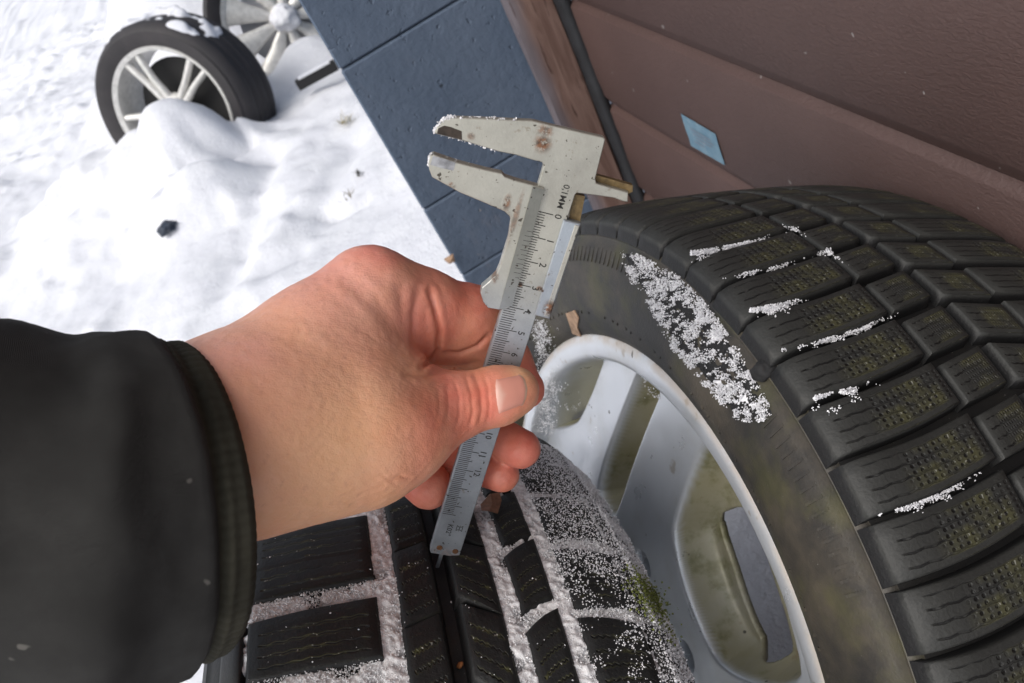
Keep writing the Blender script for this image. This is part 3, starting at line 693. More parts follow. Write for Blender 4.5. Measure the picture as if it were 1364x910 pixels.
frost_on(frost_grooves, 24000, 0.0006, 'ice_grains', 'loose ice grains over the tread grooves below the caliper', M['groove_snow'])
def frost_blocks(n):
    s = RS.uniform(-0.084, 0.05, n); p = np.radians(RS.uniform(-14, 20, n)); k = np.abs(s) > 0.006; s, p = s[k], p[k]
    return wheel_local(CA, aA, e1A, e2A, polar(s, p, rA(s) + 0.0001)), RS.uniform(0.3, 1.0, len(s)) ** 2
frost_on(frost_blocks, 160, 0.0006, 'frost', 'few stray ice specks on the black tread blocks')
def frost_edge(n):
    s = RS.uniform(0.086, 0.0995, n * 2); p = np.radians(RS.uniform(-14, 20, n * 2)); q = np.c_[s, p * .31]
    k = RS.uniform(0, 1, n * 2) < 0.75 + 0.9 * fbm(q, 90, 3, 61) - 0.5 * sstep(-2, -8, np.degrees(p)); s, p = s[k][:n], p[k][:n]
    return wheel_local(CA, aA, e1A, e2A, polar(s, p, rA(s) + RS.uniform(-0.001, 0.0016, len(s)))), RS.uniform(0.35, 1.0, len(s)) ** 1.4
frost_on(frost_edge, 7000, 0.0008, 'frost', 'strip of snow along the right sidewall edge of the black tyre')
def side_r(prof, r):   # outer side of B's sidewall: s as a function of r
    P = np.array([(rr, -s) for s, rr in prof]); return np.interp(r, P[:, 0], P[:, 1])
def on_sideB(px, py, lift=0.0, s=-0.1035):
    D = ray(px, py); 
    for _ in range(4):
        k = ((CB + s * aB - CAM) @ aB) / (D @ aB); Q = CAM + k * D - CB; r = math.hypot(Q @ e1B, Q @ e2B); s = float(side_r(sideB, r))
    return Q + CB - lift * aB, r
PATCH = [(832, 337), (850, 341), (872, 352), (905, 370), (935, 400), (958, 430), (985, 468), (1003, 500), (1018, 530), (1030, 553), (1010, 560), (985, 556), (960, 530), (935, 500), (905, 468), (885, 435), (868, 402), (845, 372)]
def frost_side(n):
    P = np.c_[RS.uniform(825, 1040, n * 6), RS.uniform(330, 570, n * 6)]
    sdf = poly_sdf(P, PATCH); d = 0.46 + 0.75 * fbm(P, 1 / 20.0, 3, 71) + 0.8 * fbm(P, 1 / 6.0, 2, 77) - 0.25 * sstep(-12, 4, sdf)
    k = (sdf < 3) & (RS.uniform(0, 1, len(P)) < d * 0.9); P = P[k][:n]
    out = np.array([on_sideB(x, y, RS.uniform(0.0, 0.0026))[0] for x, y in P])
    return out, RS.uniform(0.35, 1.0, len(P)) ** 1.4
frost_on(frost_side, 16000, 0.00062, 'frost', 'crusty white frost stuck on the sidewall of the mossy tyre')
def crust(lo, hi, seed, mat, label, name, cat):
    xs = np.linspace(822, 1042, 130); ys = np.linspace(326, 572, 145); XX, YY = np.meshgrid(xs, ys, indexing='ij'); P = np.c_[XX.ravel(), YY.ravel()]
    sd = poly_sdf(P, PATCH); nz = 0.6 * fbm(P, 1 / 15.0, 3, seed) + 0.5 * fbm(P, 1 / 4.5, 2, seed + 3)
    h = lo + (hi - lo) * np.clip(nz * 0.6 + 0.5, 0, 1.2) * sstep(7, -7, sd + 6 * fbm(P, 1 / 9.0, 2, seed + 9)) - 0.0012 * sstep(-6, 6, sd)
    V = np.array([on_sideB(x, y, hh)[0] for (x, y), hh in zip(P, h)]); F_ = grid_faces(130, 145)
    keep = (sd[F_] < 14).all(1); F_ = F_[keep]; us = np.unique(F_); mp = -np.ones(len(V), int); mp[us] = np.arange(len(us))
    return obj(name, V[us], mp[F_], mat, None, True, kind='stuff', label=label, cat=cat)
crust(-0.0004, 0.0017, 71, M['grit_crust'], 'rough black crust under the frost on the mossy sidewall', 'grit', 'grit')
crust(-0.0036, 0.0013, 171, M['frost'], 'melted together snow patches on the rough sidewall crust', 'snow', 'snow')
def frost_treadB(n):
    s_, p_, r_ = [], [], []
    for s0, s1, ph, wd, wt in [(-.100, -.058, -0.4, 0.24, 1.0), (-.101, -.078, -10.6, 0.36, .9), (-.088, -.045, -15.8, 0.18, .5), (-.098, -.080, -20.9, 0.42, .8), (-.085, -.06, -5.5, 0.12, .2), (-.034, -.030, 2.4, 0.8, .2), (-.034, -.030, -3.6, 0.9, .3), (-.092, -.055, -31, .2, .3)]:
        m = int(n * wt / 3.0); s = np.clip(RS.normal((s0 + s1) / 2, (s1 - s0) * .33, m), -.0985, .09); k = round((ph - 1.77 - 3.6) / stB) if wd < 0.75 or s0 < -.05 else None
        u = (s + .0995) / .0655; g = 3.07 + 1.48 * u - 0.4 * np.sin(np.pi * np.clip(u, 0, 1)) + 1.77 + (k * stB if k is not None else ph)
        if s0 > -.05: g = np.full(m, ph)
        off = np.abs(RS.normal(0, wd, m)) * (0.6 + 0.8 * sstep(-.3, .5, fbm(np.c_[s, s * 0], 160, 3, 88)))
        kp_ = RS.uniform(0, 1, m) < 0.45 + 1.3 * fbm(np.c_[s, np.radians(g - off) * .3], 150, 3, 87) + 0.4 * (off < 0.2); s, g, off = s[kp_], g[kp_], off[kp_]; m = len(s)
        deep = off < 0.45
        s_.append(s); p_.append(g - off + 0.25); r_.append(np.where(deep, 0.2965 + RS.uniform(0, .0025, m), rB(s) + RS.uniform(-.0002, .0012, m)))
    s = np.concatenate(s_); return wheel_local(CB, aB, e1B, e2B, polar(s, np.radians(np.concatenate(p_)), np.concatenate(r_))), RS.uniform(0.4, 1.0, len(s))
frost_on(frost_treadB, 5200, 0.00055, 'frost', 'white frost caught in the tread grooves of the mossy tyre')
def frost_rim(n):
    P = np.c_[RS.uniform(690, 905, n * 8), RS.uniform(425, 910, n * 8)]
    d1 = line_dist(P, [(722, 440), (728, 470), (722, 520), (728, 565)]); d2 = line_dist(P, [(735, 606), (770, 645), (815, 705), (858, 745), (884, 800), (905, 860), (925, 915)])
    d3 = line_dist(P, [(740, 520), (770, 540)]); d4 = line_dist(P, [(858, 508), (874, 528)])
    w = np.exp(-(d1 / 11) ** 2) + np.exp(-(d2 / 8) ** 2) * 0.9 + 0.6 * np.exp(-(d3 / 9) ** 2) + 0.3 * np.exp(-(d4 / 4) ** 2)
    w = w * (0.55 + 0.9 * fbm(P, 1 / 16.0, 3, 91)); k = RS.uniform(0, 1, len(P)) < w; P = P[k][:n]
    out = []
    for x, y in P:
        D = ray(x, y); s = S_FACE - 0.0006
        if x < 790 and y < 566 and x > 724: s = S_FACE + 0.024
        if d4.min() < 0: pass
        kk = ((CB + s * aB - CAM) @ aB) / (D @ aB); Q = CAM + kk * D
        r = np.linalg.norm((Q - CB) - ((Q - CB) @ aB) * aB)
        if r > 0.197: Q, _ = on_sideB(x, y, 0.0008, -0.092)
        out.append(Q)
    return np.array(out), RS.uniform(0.4, 1.0, len(out)) ** 1.3
frost_on(frost_rim, 13000, 0.00075, 'frost', 'frost crystals along the left edge of the silver spoked rim')
def moss(n):
    s_ = RS.normal(0.0915, 0.0045, n); p = np.radians(RS.normal(-2.6, 1.5, n))
    return wheel_local(CA, aA, e1A, e2A, polar(s_, p, rA(s_) + RS.uniform(-0.0005, 0.0028, n))), RS.uniform(0.4, 1.0, n)
frost_on(moss, 900, 0.00085, 'moss', 'small green moss clump on the right shoulder of the black tyre', mat_plain('moss', (0.17, 0.20, 0.045), 0.9, 0, 0.5, 300))
for o in COL.objects:
    if o.name.startswith('moss'): o['category'] = 'moss'

# ------------------------------------------------------------------ vernier caliper
K0 = at(741.8, 287.6, 0.30408)
kd = np.array([-.2679, .8596, .4351]); kd /= np.linalg.norm(kd)
kw = np.array([.9614, .2088, .1795]); kw = kw - kw.dot(kd) * kd; kw /= np.linalg.norm(kw)
kd, kw = WM @ kd, WM @ kw; kz = np.cross(kw, kd)             # kz points away from the camera
caliper = thing('caliper', 'worn steel vernier caliper held in the hand with rust spots and engraved scale', 'caliper',
                matrix=Matrix(((kw[0], kd[0], kz[0], K0[0]), (kw[1], kd[1], kz[1], K0[1]), (kw[2], kd[2], kz[2], K0[2]), (0, 0, 0, 1))))
def kp(px, py, front=0.0):
    D = ray(px, py); k = ((K0 - front * kz - CAM) @ kz) / (D @ kz); Q = CAM + k * D - K0; return (Q @ kw, Q @ kd)
def kpoly(pts, front=0.0): return [kp(x, y, front) for x, y in pts]
EX, EY, EN = np.array([1., 0, 0]), np.array([0, 1., 0]), np.array([0, 0, -1.])
O3 = np.zeros(3)
def kpart(name, pts, back, front, mat, bevel=0.0, parent=None, **kw_):
    V, Fc = prism(kpoly(pts, front), -back, front, O3, EX, EY, EN, bevel)
    return obj(name, V, Fc, mat, parent or caliper, False, **kw_)
def smooth_poly(pts, it=1):
    P = np.array(pts, float)
    for _ in range(it):
        Q = np.roll(P, -1, 0); P = np.stack([P * .75 + Q * .25, P * .25 + Q * .75], 1).reshape(-1, 2)
    return [tuple(p) for p in P]
beam_pts = [(578.5, 177.8), (581, 171.6), (585, 165), (591.6, 159.3), (602, 156.9), (630, 157.6), (683, 160), (709.5, 161), (720, 163.7), (738, 168), (804.5, 183.4), (806.3, 186), (793.2, 238), (794.5, 244.5), (815, 250.5), (837, 256.5), (836.5, 269.5), (830, 268.5), (818.5, 264), (798, 261),
            (779, 258.6), (768.5, 257.2), (766, 260), (612, 741), (608, 742.5), (574, 737), (572.5, 733), (724.5, 221), (722, 216.5), (710, 213.5), (686.6, 206.5), (665.5, 202.4), (636, 193.5), (614.5, 186.8), (591.6, 181.2)]
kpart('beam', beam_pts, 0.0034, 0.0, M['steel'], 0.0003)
slider_pts = [(570.5, 219), (573, 207.7), (577.6, 206), (607.5, 216.5), (644.4, 226), (669, 231.4), (673, 236), (688, 241), (713, 247.5), (725, 251), (704, 325), (684, 398), (681, 408), (676, 411.5), (664.6, 413), (650, 410.5), (644, 403), (640, 391),
              (641.9, 383.5), (652, 375), (661, 366.5), (666, 355), (677.5, 317.6), (680.6, 297), (679.6, 289.5), (672.5, 282.2), (644, 269.8), (612.7, 256.8), (575.8, 236.5), (572, 227)]
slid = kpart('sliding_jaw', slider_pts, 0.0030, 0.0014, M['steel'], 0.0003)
# vernier strip: bevelled so that it falls towards the scale
q = kpoly([(709.7, 249), (725.4, 252.6), (682.5, 407), (665, 411.5)], 0.0016)
V = [(*q[0], -0.0022), (*q[1], -0.0015), (*q[2], -0.0015), (*q[3], -0.0022)] + [(*p, -0.001) for p in q]
vern = obj('vernier_scale', V, [(0, 1, 2, 3)[::-1], (0, 4, 5, 1), (1, 5, 6, 2), (2, 6, 7, 3), (3, 7, 4, 0)], M['steel_v'], caliper, False)
kpart('clamp_rail', [(751, 293), (773.4, 298.8), (732, 425.4), (712, 420.4)], 0.0036, 0.0012, M['steel_blue'], 0.0004)
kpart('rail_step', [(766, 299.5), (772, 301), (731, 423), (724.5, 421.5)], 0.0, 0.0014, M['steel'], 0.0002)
V, Fc = prism(kpoly([(789, 230), (795, 233), (842.5, 246.5), (842, 254.5), (836, 258), (792, 246.5)], -0.0036), 0.0036, -0.0012, O3, EX, EY, EN); 
V, Fc = prism(kpoly([(789, 230), (795, 233), (842.5, 246.5), (842, 254.5), (836, 258), (792, 246.5)], -0.0038), -0.0062, -0.0030, O3, EX, EY, EN); obj('inner_jaw', V, Fc, M['jaw_shade_brown'], caliper, False)
V, Fc = prism(kpoly([(763, 258), (779, 261), (772, 296), (757, 294)], -0.0030), -0.0052, -0.0024, O3, EX, EY, EN); obj('inner_jaw', V, Fc, M['jaw_shade_brown'], caliper, False)  # side of the moving jaw; its shadow is painted in as brown
mb = MB()
def tick(w0, w1, t, z=-0.00006, th=0.00009, sl=0.0):
    n = mb.n; mb.add(np.array([(w0, t - th, z), (w1, t - th, z + sl), (w1, t + th, z + sl), (w0, t + th, z)]), [(0, 3, 2, 1)])
for k in range(0, 146):
    w1 = -0.0014 if k % 10 == 0 else (-0.0030 if k % 5 == 0 else -0.0043)
    tick(-0.0090, w1, k * 0.001, th=0.00018 if k % 5 == 0 else 0.00015)
mb.build('scale_mark', M['engrave'], caliper)
mb = MB()
for k in range(11): 
    t = 0.0078 + 0.0019 * k * 1.0
    n0 = kp(*np.array([709.7, 249]) + (np.array([665, 411.5]) - np.array([709.7, 249])) * 0.3)[0]
    tick(-0.0098 if k % 5 else -0.0108, -0.0070, t, -0.00195, 0.00009, 0.00030)
mb.build('vernier_mark', M['engrave'], caliper)
def ktext(body, w, t, size, name='numeral', mat=None, rotz=0.0, z=-0.00009):
    c = bpy.data.curves.new('txt', 'FONT'); c.body = body; c.size = size; c.align_x = 'CENTER'; c.align_y = 'CENTER'; c.resolution_u = 2; c.offset = size * 0.008
    t_ = bpy.data.objects.new('txt', c); COL.objects.link(t_)
    dg = bpy.context.evaluated_depsgraph_get(); me = bpy.data.meshes.new_from_object(t_.evaluated_get(dg)); bpy.data.objects.remove(t_)
    n = len(me.vertices); co = np.zeros(n * 3, np.float32); me.vertices.foreach_get('co', co); co = co.reshape(-1, 3)
    out = np.c_[co[:, 1] + w, co[:, 0] + t, np.full(n, z)]       # reads along the beam, tops towards +w
    me.vertices.foreach_set('co', out.astype(np.float32).ravel()); me.materials.clear(); me.materials.append(mat or M['engrave']); me.update()
    return link(bpy.data.objects.new(name, me), caliper)
for k in range(0, 13): ktext(str(k), 0.0004, k * 0.010 + 0.0002, 0.0038)
w_, t_ = kp(750, 262); ktext('0,1MM', w_, t_, 0.0034, 'lettering')
w_, t_ = kp(598, 706); ktext('K02°', w_, t_, 0.0034, 'lettering')
w_, t_ = kp(612, 704)
mb = MB()
for dx, dy, L, ang in [(0, 0, .0016, 0.0), (-.0013, 0, .0016, 0.0), (.0013, 0, .0016, 0.0), (-.0007, -.0010, .0011, .7), (.0007, -.0010, .0011, -.7), (-.0007, .0010, .0011, -.7), (.0007, .0010, .0011, .7)]:
    c, s_ = math.cos(ang), math.sin(ang); A = np.array([(c, s_, 0), (-s_, c, 0), (0, 0, 1)])
    mb.box((w_ + dx, t_ + dy, -0.00006), L * 0.5 if ang else 0.00014, 0.00014 if ang else L, 0.00003, A)
mb.build('maker_mark', M['engrave'], caliper)
for px, py in [(585.5, 729.5), (606.5, 734.5)]:
    w_, t_ = kp(px, py); a_ = np.linspace(0, 2 * math.pi, 14, endpoint=False)
    V, Fc = prism([(w_ + .0014 * math.cos(x), t_ + .0014 * math.sin(x)) for x in a_], 0.0, 0.00035, O3, EX, EY, EN, 0.0002); obj('rivet', V, Fc, M['rust'], caliper, False)
w_, t_ = kp(590, 735); mb = MB(); mb.box((w_, t_ + 0.004, 0.0022), 0.0008, 0.008, 0.0008); mb.build('depth_rod', M['steel_v'], caliper)
# frost on the jaw tips
def frost_jaw(n):
    out = []
    for line, w in [([(578, 178), (580, 172), (586, 164), (592, 159), (603, 156.5)], 1.6), ([(571, 221), (573, 208), (577, 206)], 1.6), ([(578, 206.5), (607, 216.5), (644, 226), (664, 231)], 1.0), ([(579, 178), (600, 184), (660, 201)], 0.9), ([(603, 157), (640, 158), (690, 160)], 0.8)]:
        L = np.array(line, float); seg = np.linalg.norm(np.diff(L, axis=0), axis=1); m = int(n * (0.34 if w > 1.2 else 0.11))
        for _ in range(m):
            i = RS.choice(len(seg), p=seg / seg.sum()); t = RS.uniform(); p = L[i] * (1 - t) + L[i + 1] * t + RS.normal(size=2) * w * 0.5
            a, b = kp(*p); out.append(K0 + a * kw + b * kd + RS.uniform(-0.0002, 0.003) * kz)
    return np.array(out), RS.uniform(0.4, 1.0, len(out))
frost_on(frost_jaw, 420, 0.00055, 'frost', 'tiny frost crystals on the caliper jaw tips')
kpart('worn_tip', [(592, 167.5), (601, 169.5), (615, 175), (615.5, 186.5), (592, 180.5), (582, 178), (584, 171)], 0.0, 0.00012, M['tip'])
kpart('worn_tip', [(577, 208), (593, 212), (607, 217), (604, 227.5), (590, 224.5), (573, 219.5)], 0.0, 0.00152, M['tip2'])

# ------------------------------------------------------------------ hand: one continuous skin, grown from a distance field
def cone_d(P, a, b, ra, rb):
    e = b - a; L2 = e @ e; w = P - a
    t = np.clip((w @ e) / L2, 0, 1) if L2 > 0 else np.zeros(len(P))
    return np.linalg.norm(w - t[..., None] * e, axis=-1) - (ra + t * (rb - ra))
def smin(a, b, k):
    h = np.clip(0.5 + 0.5 * (b - a) / k, 0, 1); return b * (1 - h) + a * h - k * h * (1 - h)
C3 = lambda x, y, z: cam_pt(x, y, z)
def seg(x0, y0, z0, r0, x1, y1, z1, r1): return (C3(x0, y0, z0), C3(x1, y1, z1), r0 / 1000, r1 / 1000)
PALM = [seg(90, 640, .262, 29, 210, 605, .276, 29), seg(210, 605, .276, 29, 325, 573, .293, 29.5), seg(325, 572, .293, 30.5, 494, 396, .327, 18.5), seg(330, 585, .292, 30, 470, 560, .306, 26),
        seg(345, 598, .294, 24, 486, 606, .309, 18), seg(420, 478, .316, 23, 520, 520, .322, 16), seg(320, 560, .305, 27, 440, 455, .362, 18), seg(335, 590, .318, 27, 430, 540, .375, 16)]
THUMB = [seg(440, 590, .303, 23, 540, 572, .313, 18.2), seg(540, 572, .313, 17.5, 600, 543, .3215, 13.2), seg(600, 543, .3215, 12.2, 664, 527, .3265, 11.0), seg(664, 527, .3265, 11.0, 688, 520, .3275, 9.3)]
INDEX = [seg(494, 396, .327, 18.5, 560, 408, .338, 14.8), seg(560, 408, .338, 14.8, 626, 424, .351, 13.0), seg(626, 424, .351, 13.0, 672, 480, .362, 10.6), seg(560, 440, .344, 13.5, 640, 462, .358, 10.5), seg(672, 480, .362, 10.0, 700, 519, .3595, 8.6)]
MIDDLE = [seg(520, 462, .362, 15, 640, 486, .378, 12), seg(462, 440, .362, 17, 585, 500, .395, 11.5), seg(585, 500, .395, 11, 640, 570, .381, 9.8), seg(640, 570, .381, 9.6, 694, 598, .3665, 8.9)]
RING = [seg(450, 490, .378, 15, 555, 560, .405, 11), seg(555, 560, .405, 10.5, 606, 608, .390, 9.5), seg(606, 608, .390, 9.2, 668, 632, .3755, 8.3)]
PINKY = [seg(430, 540, .380, 14, 490, 590, .402, 10), seg(490, 590, .402, 9.6, 538, 620, .388, 10.2), seg(538, 620, .388, 10.4, 571, 648, .3765, 10.6)]
def hand_sdf(P, cull=True):
    def chain(segs, k):
        d = None
        for a, b, ra, rb in segs:
            c = cone_d(P, a, b, ra, rb); d = c if d is None else smin(d, c, k)
        return d
    palm = chain(PALM, 0.014)
    th = smin(chain(THUMB, 0.006), palm, 0.012)
    ix = smin(chain(INDEX, 0.007), palm, 0.009)
    d = smin(th, ix, 0.0035)
    for g in (MIDDLE, RING, PINKY): d = smin(d, smin(chain(g, 0.005), palm, 0.006), 0.0012)
    return d
def surface_nets(fn, lo, hi, h):
    ax = [np.arange(lo[i], hi[i], h) for i in range(3)]; n = [len(a) for a in ax]
    G = np.empty(n, np.float32)
    YZ = np.stack(np.meshgrid(ax[1], ax[2], indexing='ij'), -1).reshape(-1, 2)
    for i0 in range(0, n[0], 16):
        xs = ax[0][i0:i0 + 16]
        P = np.concatenate([np.c_[np.full(len(YZ), x), YZ] for x in xs]); G[i0:i0 + 16] = fn(P).reshape(len(xs), n[1], n[2])
    ins = G < 0
    c = [ins[i:n[0] - 1 + i, j:n[1] - 1 + j, k:n[2] - 1 + k] for i in (0, 1) for j in (0, 1) for k in (0, 1)]
    s = sum(x.astype(np.int8) for x in c); act = (s > 0) & (s < 8)
    idx = -np.ones(act.shape, np.int64); A = np.argwhere(act); idx[act] = np.arange(len(A))
    acc = np.zeros((len(A), 3)); cnt = np.zeros(len(A))
    cor = [(i, j, k) for i in (0, 1) for j in (0, 1) for k in (0, 1)]
    val = {o: G[A[:, 0] + o[0], A[:, 1] + o[1], A[:, 2] + o[2]] for o in cor}
    for o in cor:
        for d in range(3):
            if o[d] == 0:
                o2 = list(o); o2[d] = 1; o2 = tuple(o2); a, b = val[o], val[o2]; m = (a < 0) != (b < 0)
                t = a / (a - b + 1e-20); p = np.array(o, float)[None] + np.zeros((len(A), 3)); p[:, d] += t
                acc[m] += p[m]; cnt[m] += 1
    V = (A + acc / cnt[:, None]) * h + np.array([a[0] for a in ax])
    Q = []
    for d in range(3):
        u, v = (d + 1) % 3, (d + 2) % 3
        sl0 = [slice(None)] * 3; sl1 = [slice(None)] * 3; sl0[d] = slice(0, -1); sl1[d] = slice(1, None)
        a, b = ins[tuple(sl0)], ins[tuple(sl1)]; E = np.argwhere(a != b)
        ok = (E[:, u] > 0) & (E[:, v] > 0) & (E[:, u] < n[u] - 1) & (E[:, v] < n[v] - 1); E = E[ok]
        flip = a[E[:, 0], E[:, 1], E[:, 2]]
        def at_(du, dv):
            e = E.copy(); e[:, u] -= du; e[:, v] -= dv; return idx[e[:, 0], e[:, 1], e[:, 2]]
        q = np.c_[at_(1, 1), at_(0, 1), at_(0, 0), at_(1, 0)]; q[~flip] = q[~flip][:, ::-1]; Q.append(q)
    return V, np.concatenate(Q)
allp = np.array([p for g in (PALM, THUMB, INDEX, MIDDLE, RING, PINKY) for s_ in g for p in s_[:2]])
hv, hf = surface_nets(hand_sdf, allp.min(0) - 0.04, allp.max(0) + 0.04, 0.0012)
tmp = mesh_data('tmp', hv, hf, [], True); to = bpy.data.objects.new('tmp', tmp); COL.objects.link(to)
sm = to.modifiers.new('s', 'SMOOTH'); sm.factor = 0.5; sm.iterations = 4
ss_ = to.modifiers.new('ss', 'SUBSURF'); ss_.levels = 1; ss_.render_levels = 1
dg = bpy.context.evaluated_depsgraph_get(); me = bpy.data.meshes.new_from_object(to.evaluated_get(dg)); bpy.data.objects.remove(to)
nv_ = len(me.vertices); co = np.zeros(nv_ * 3, np.float32); me.vertices.foreach_get('co', co); co = co.reshape(-1, 3).astype(float)
nr = np.zeros(nv_ * 3, np.float32); me.vertex_normals.foreach_get('vector', nr); nr = nr.reshape(-1, 3).astype(float)
PX = np.c_[CX + F_PX * co[:, 0] / co[:, 2], CY + F_PX * co[:, 1] / co[:, 2]]
front = (nr * co).sum(1) < 0
depthv = co[:, 2]
# skin folds: (polyline in photo pixels used as a modelling guide, half width px, depth mm, ridge mm, depth limits)
FOLDS = [
 ([(556, 388), (549, 420), (548, 455), (552, 470)], 4.0, 0.6, 0.25, (.28, .36)),
 ([(572, 388), (580, 415), (585, 440), (583, 466), (574, 480), (562, 490)], 3.2, 1.5, 0.35, (.28, .37)),
 ([(533, 380), (535, 420), (537, 455), (538, 462)], 6.0, 0.4, 0.2, (.28, .36)),
 ([(512, 405), (522, 440), (527, 462)], 8.0, 0.3, 0.2, (.28, .36)),
 ([(586, 470), (612, 471), (636, 461), (650, 447)], 2.8, 1.2, 0.2, (.28, .38)),
 ([(540, 498), (570, 500), (600, 492), (635, 484)], 3.0, 0.7, 0.2, (.28, .36)),
 ([(606, 508), (612, 530), (612, 555), (606, 572)], 2.0, 0.16, 0.08, (.28, .36)), ([(620, 500), (628, 525), (630, 550), (625, 570)], 2.0, 0.22, 0.1, (.28, .36)),
 ([(632, 498), (640, 520), (642, 545), (638, 566)], 2.0, 0.18, 0.1, (.28, .36)), ([(596, 515), (598, 540), (594, 562)], 2.0, 0.14, 0.08, (.28, .36)),
 ([(645, 500), (650, 515), (652, 540), (650, 560)], 1.6, 0.12, 0.08, (.28, .36)), ([(584, 522), (585, 545), (580, 566)], 2.0, 0.10, 0.06, (.28, .36)),
 ([(522, 640), (533, 634), (545, 637)], 2.2, 0.45, 0.1, (.27, .34)), ([(505, 628), (518, 640), (532, 647)], 2.0, 0.16, 0.05, (.27, .34)),
 ([(440, 372), (480, 410), (520, 450)], 10, -0.35, 0.0, (.28, .36)), ([(465, 352), (505, 385), (535, 430)], 9, -0.3, 0.0, (.28, .36)),
 ([(400, 440), (460, 470), (520, 500)], 12, -0.25, 0.0, (.28, .36)),
]
disp = np.zeros(nv_)
for bx_, by_, rx_, ry_, am_ in [(570, 440, 15, 34, 0.9), (622, 418, 24, 34, 0.9), (538, 432, 12, 34, 0.4), (560, 560, 26, 26, 0.7)]:
    m = front & (depthv < .36); disp += m * am_ / 1000 * np.exp(-((PX[:, 0] - bx_) / rx_) ** 2 - ((PX[:, 1] - by_) / ry_) ** 2)
for line, wd, dp, rg, (z0, z1) in FOLDS:
    m = front & (depthv > z0) & (depthv < z1); d = np.full(nv_, 99.0); d[m] = line_dist(PX[m], line)
    L = np.array(line, float); ends = np.minimum(np.linalg.norm(PX - L[0], axis=1), np.linalg.norm(PX - L[-1], axis=1)); tp = sstep(0, 16, ends + 5)
    disp -= dp / 1000 * np.exp(-(d / wd) ** 2) * tp; disp += rg / 1000 * np.exp(-((d - wd * 2.6) / (wd * 1.5)) ** 2) * tp
disp += 0.00009 * fbm(co, 110, 3, 5) + 0.00008 * fbm(co, 420, 2, 15)
# diagonal skin lines over the back of the hand
tang = co @ np.array([0.55, 0.75, 0.2]); disp += 0.00004 * np.sin(tang * 1900 + 5 * vnoise(co, 90, 6)) * sstep(-.2, .5, vnoise(co, 60, 8))
co2 = co + nr * disp[:, None]
def spots(lst):
    a = np.zeros(nv_)
    for x, y, z, r in lst: a = np.maximum(a, np.exp(-(np.linalg.norm(co - C3(x, y, z), axis=1) / (r / 1000)) ** 2))
    return a
redm = spots([(498, 335, .318, 15), (625, 405, .345, 26), (590, 420, .335, 18), (560, 400, .335, 18), (700, 515, .36, 22), (690, 600, .365, 28), (665, 635, .375, 26), (575, 655, .376, 28), (605, 600, .385, 24), (600, 540, .315, 20), (640, 535, .318, 16), (555, 560, .30, 16), (440, 380, .315, 14), (545, 430, .33, 22)])
redm = np.clip(redm * 0.95 + 0.24 * fbm(co, 60, 3, 44), 0, 1)
palem = np.clip(spots([(430, 600, .285, 26), (400, 500, .30, 20), (660, 425, .35, 7), (700, 490, .322, 6), (640, 480, .33, 8), (695, 555, .33, 6)]) * 0.75, 0, 1)
person = thing('person', 'bare left hand of a person in black jacket gripping the caliper', 'person', tuple(at(330, 600, 0.293)))
hand_w = (co2 @ WM.T) + CAM - np.array(person.location)
me.vertices.foreach_set('co', hand_w.astype(np.float32).ravel())
pinkm = np.clip(spots([(330, 470, .28, 26), (400, 420, .30, 28), (460, 385, .31, 26), (270, 500, .27, 24)]), 0, 1)
for nm_, arr in (('red', redm), ('pale', palem), ('pink', pinkm)):
    at_l = me.attributes.new(nm_, 'FLOAT', 'POINT'); at_l.data.foreach_set('value', arr.astype(np.float32))
me.materials.clear(); me.materials.append(M['skin']); me.polygons.foreach_set('use_smooth', np.ones(len(me.polygons), bool)); me.update()
hand = link(bpy.data.objects.new('hand', me), person)
# thumb nail: a curved plate laid on the thumb
def on_hand(px, py, z0=0.29):
    D = np.array([(px - CX) / F_PX, (py - CY) / F_PX, 1.0]); L = np.linalg.norm(D); z = z0
    for _ in range(60): z += float(hand_sdf((D * z)[None])[0]) / L * 0.9
    return D * z
def grad(p, e=0.0006): return np.array([hand_sdf((p + np.eye(3)[i] * e)[None])[0] - hand_sdf((p - np.eye(3)[i] * e)[None])[0] for i in range(3)]) / (2 * e)
nailL = [(659, 503), (657.5, 515), (658, 530), (660, 545), (663, 555)]; nailR = [(693, 497), (701, 505), (704, 517), (702.5, 530), (697, 541)]
nu, nv = 13, 13; V = []
for i in range(nu):
    u = i / (nu - 1)
    for j in range(nv):
        v = j / (nv - 1)
        l = np.array([np.interp(v * 4, range(5), [p[k] for p in nailL]) for k in (0, 1)]); r = np.array([np.interp(v * 4, range(5), [p[k] for p in nailR]) for k in (0, 1)])
        q = l * (1 - u) + r * u; p = on_hand(*q); g = grad(p); g /= np.linalg.norm(g)
        edge = min(u, 1 - u, v, 1 - v)
        lift = -0.0005 + 0.00095 * float(sstep(0, 0.14, edge)) + (0.0002 if u > 0.9 else 0)
        V.append(p + g * lift)
Vw = np.array(V) @ WM.T + CAM - np.array(person.location)
nl = NT('nail'); nu_, nv__ = nl.uv()
nc = nl.mix(nl.ramp(nl.math('ADD', nu_, nl.math('MULTIPLY', nl.math('ABSOLUTE', nl.math('SUBTRACT', nv__, 0.5)), 0.55)), 0.20, 0.42), (0.68, 0.40, 0.32), (0.66, 0.29, 0.22)); nc = nl.mix(nl.ramp(nu_, 0.86, 0.95), nc, (0.70, 0.50, 0.36))
M['nail'] = nl.out(nc, 0.34, 0, nl.bump(nl.noise(300, 3, 0.5, nl.mapped('UV', (1, 22, 1))), 0.12, 0.0003), 0.5)
nail = obj('thumbnail', Vw, grid_faces(nu, nv), M['nail'], hand)
l = nail.data.uv_layers.new(name='UVMap'); li = np.zeros(len(nail.data.loops), np.int32); nail.data.loops.foreach_get('vertex_index', li)
uvn = np.array([(i / (nu - 1), j / (nv - 1)) for i in range(nu) for j in range(nv)]); l.data.foreach_set('uv', uvn[li].astype(np.float32).ravel())
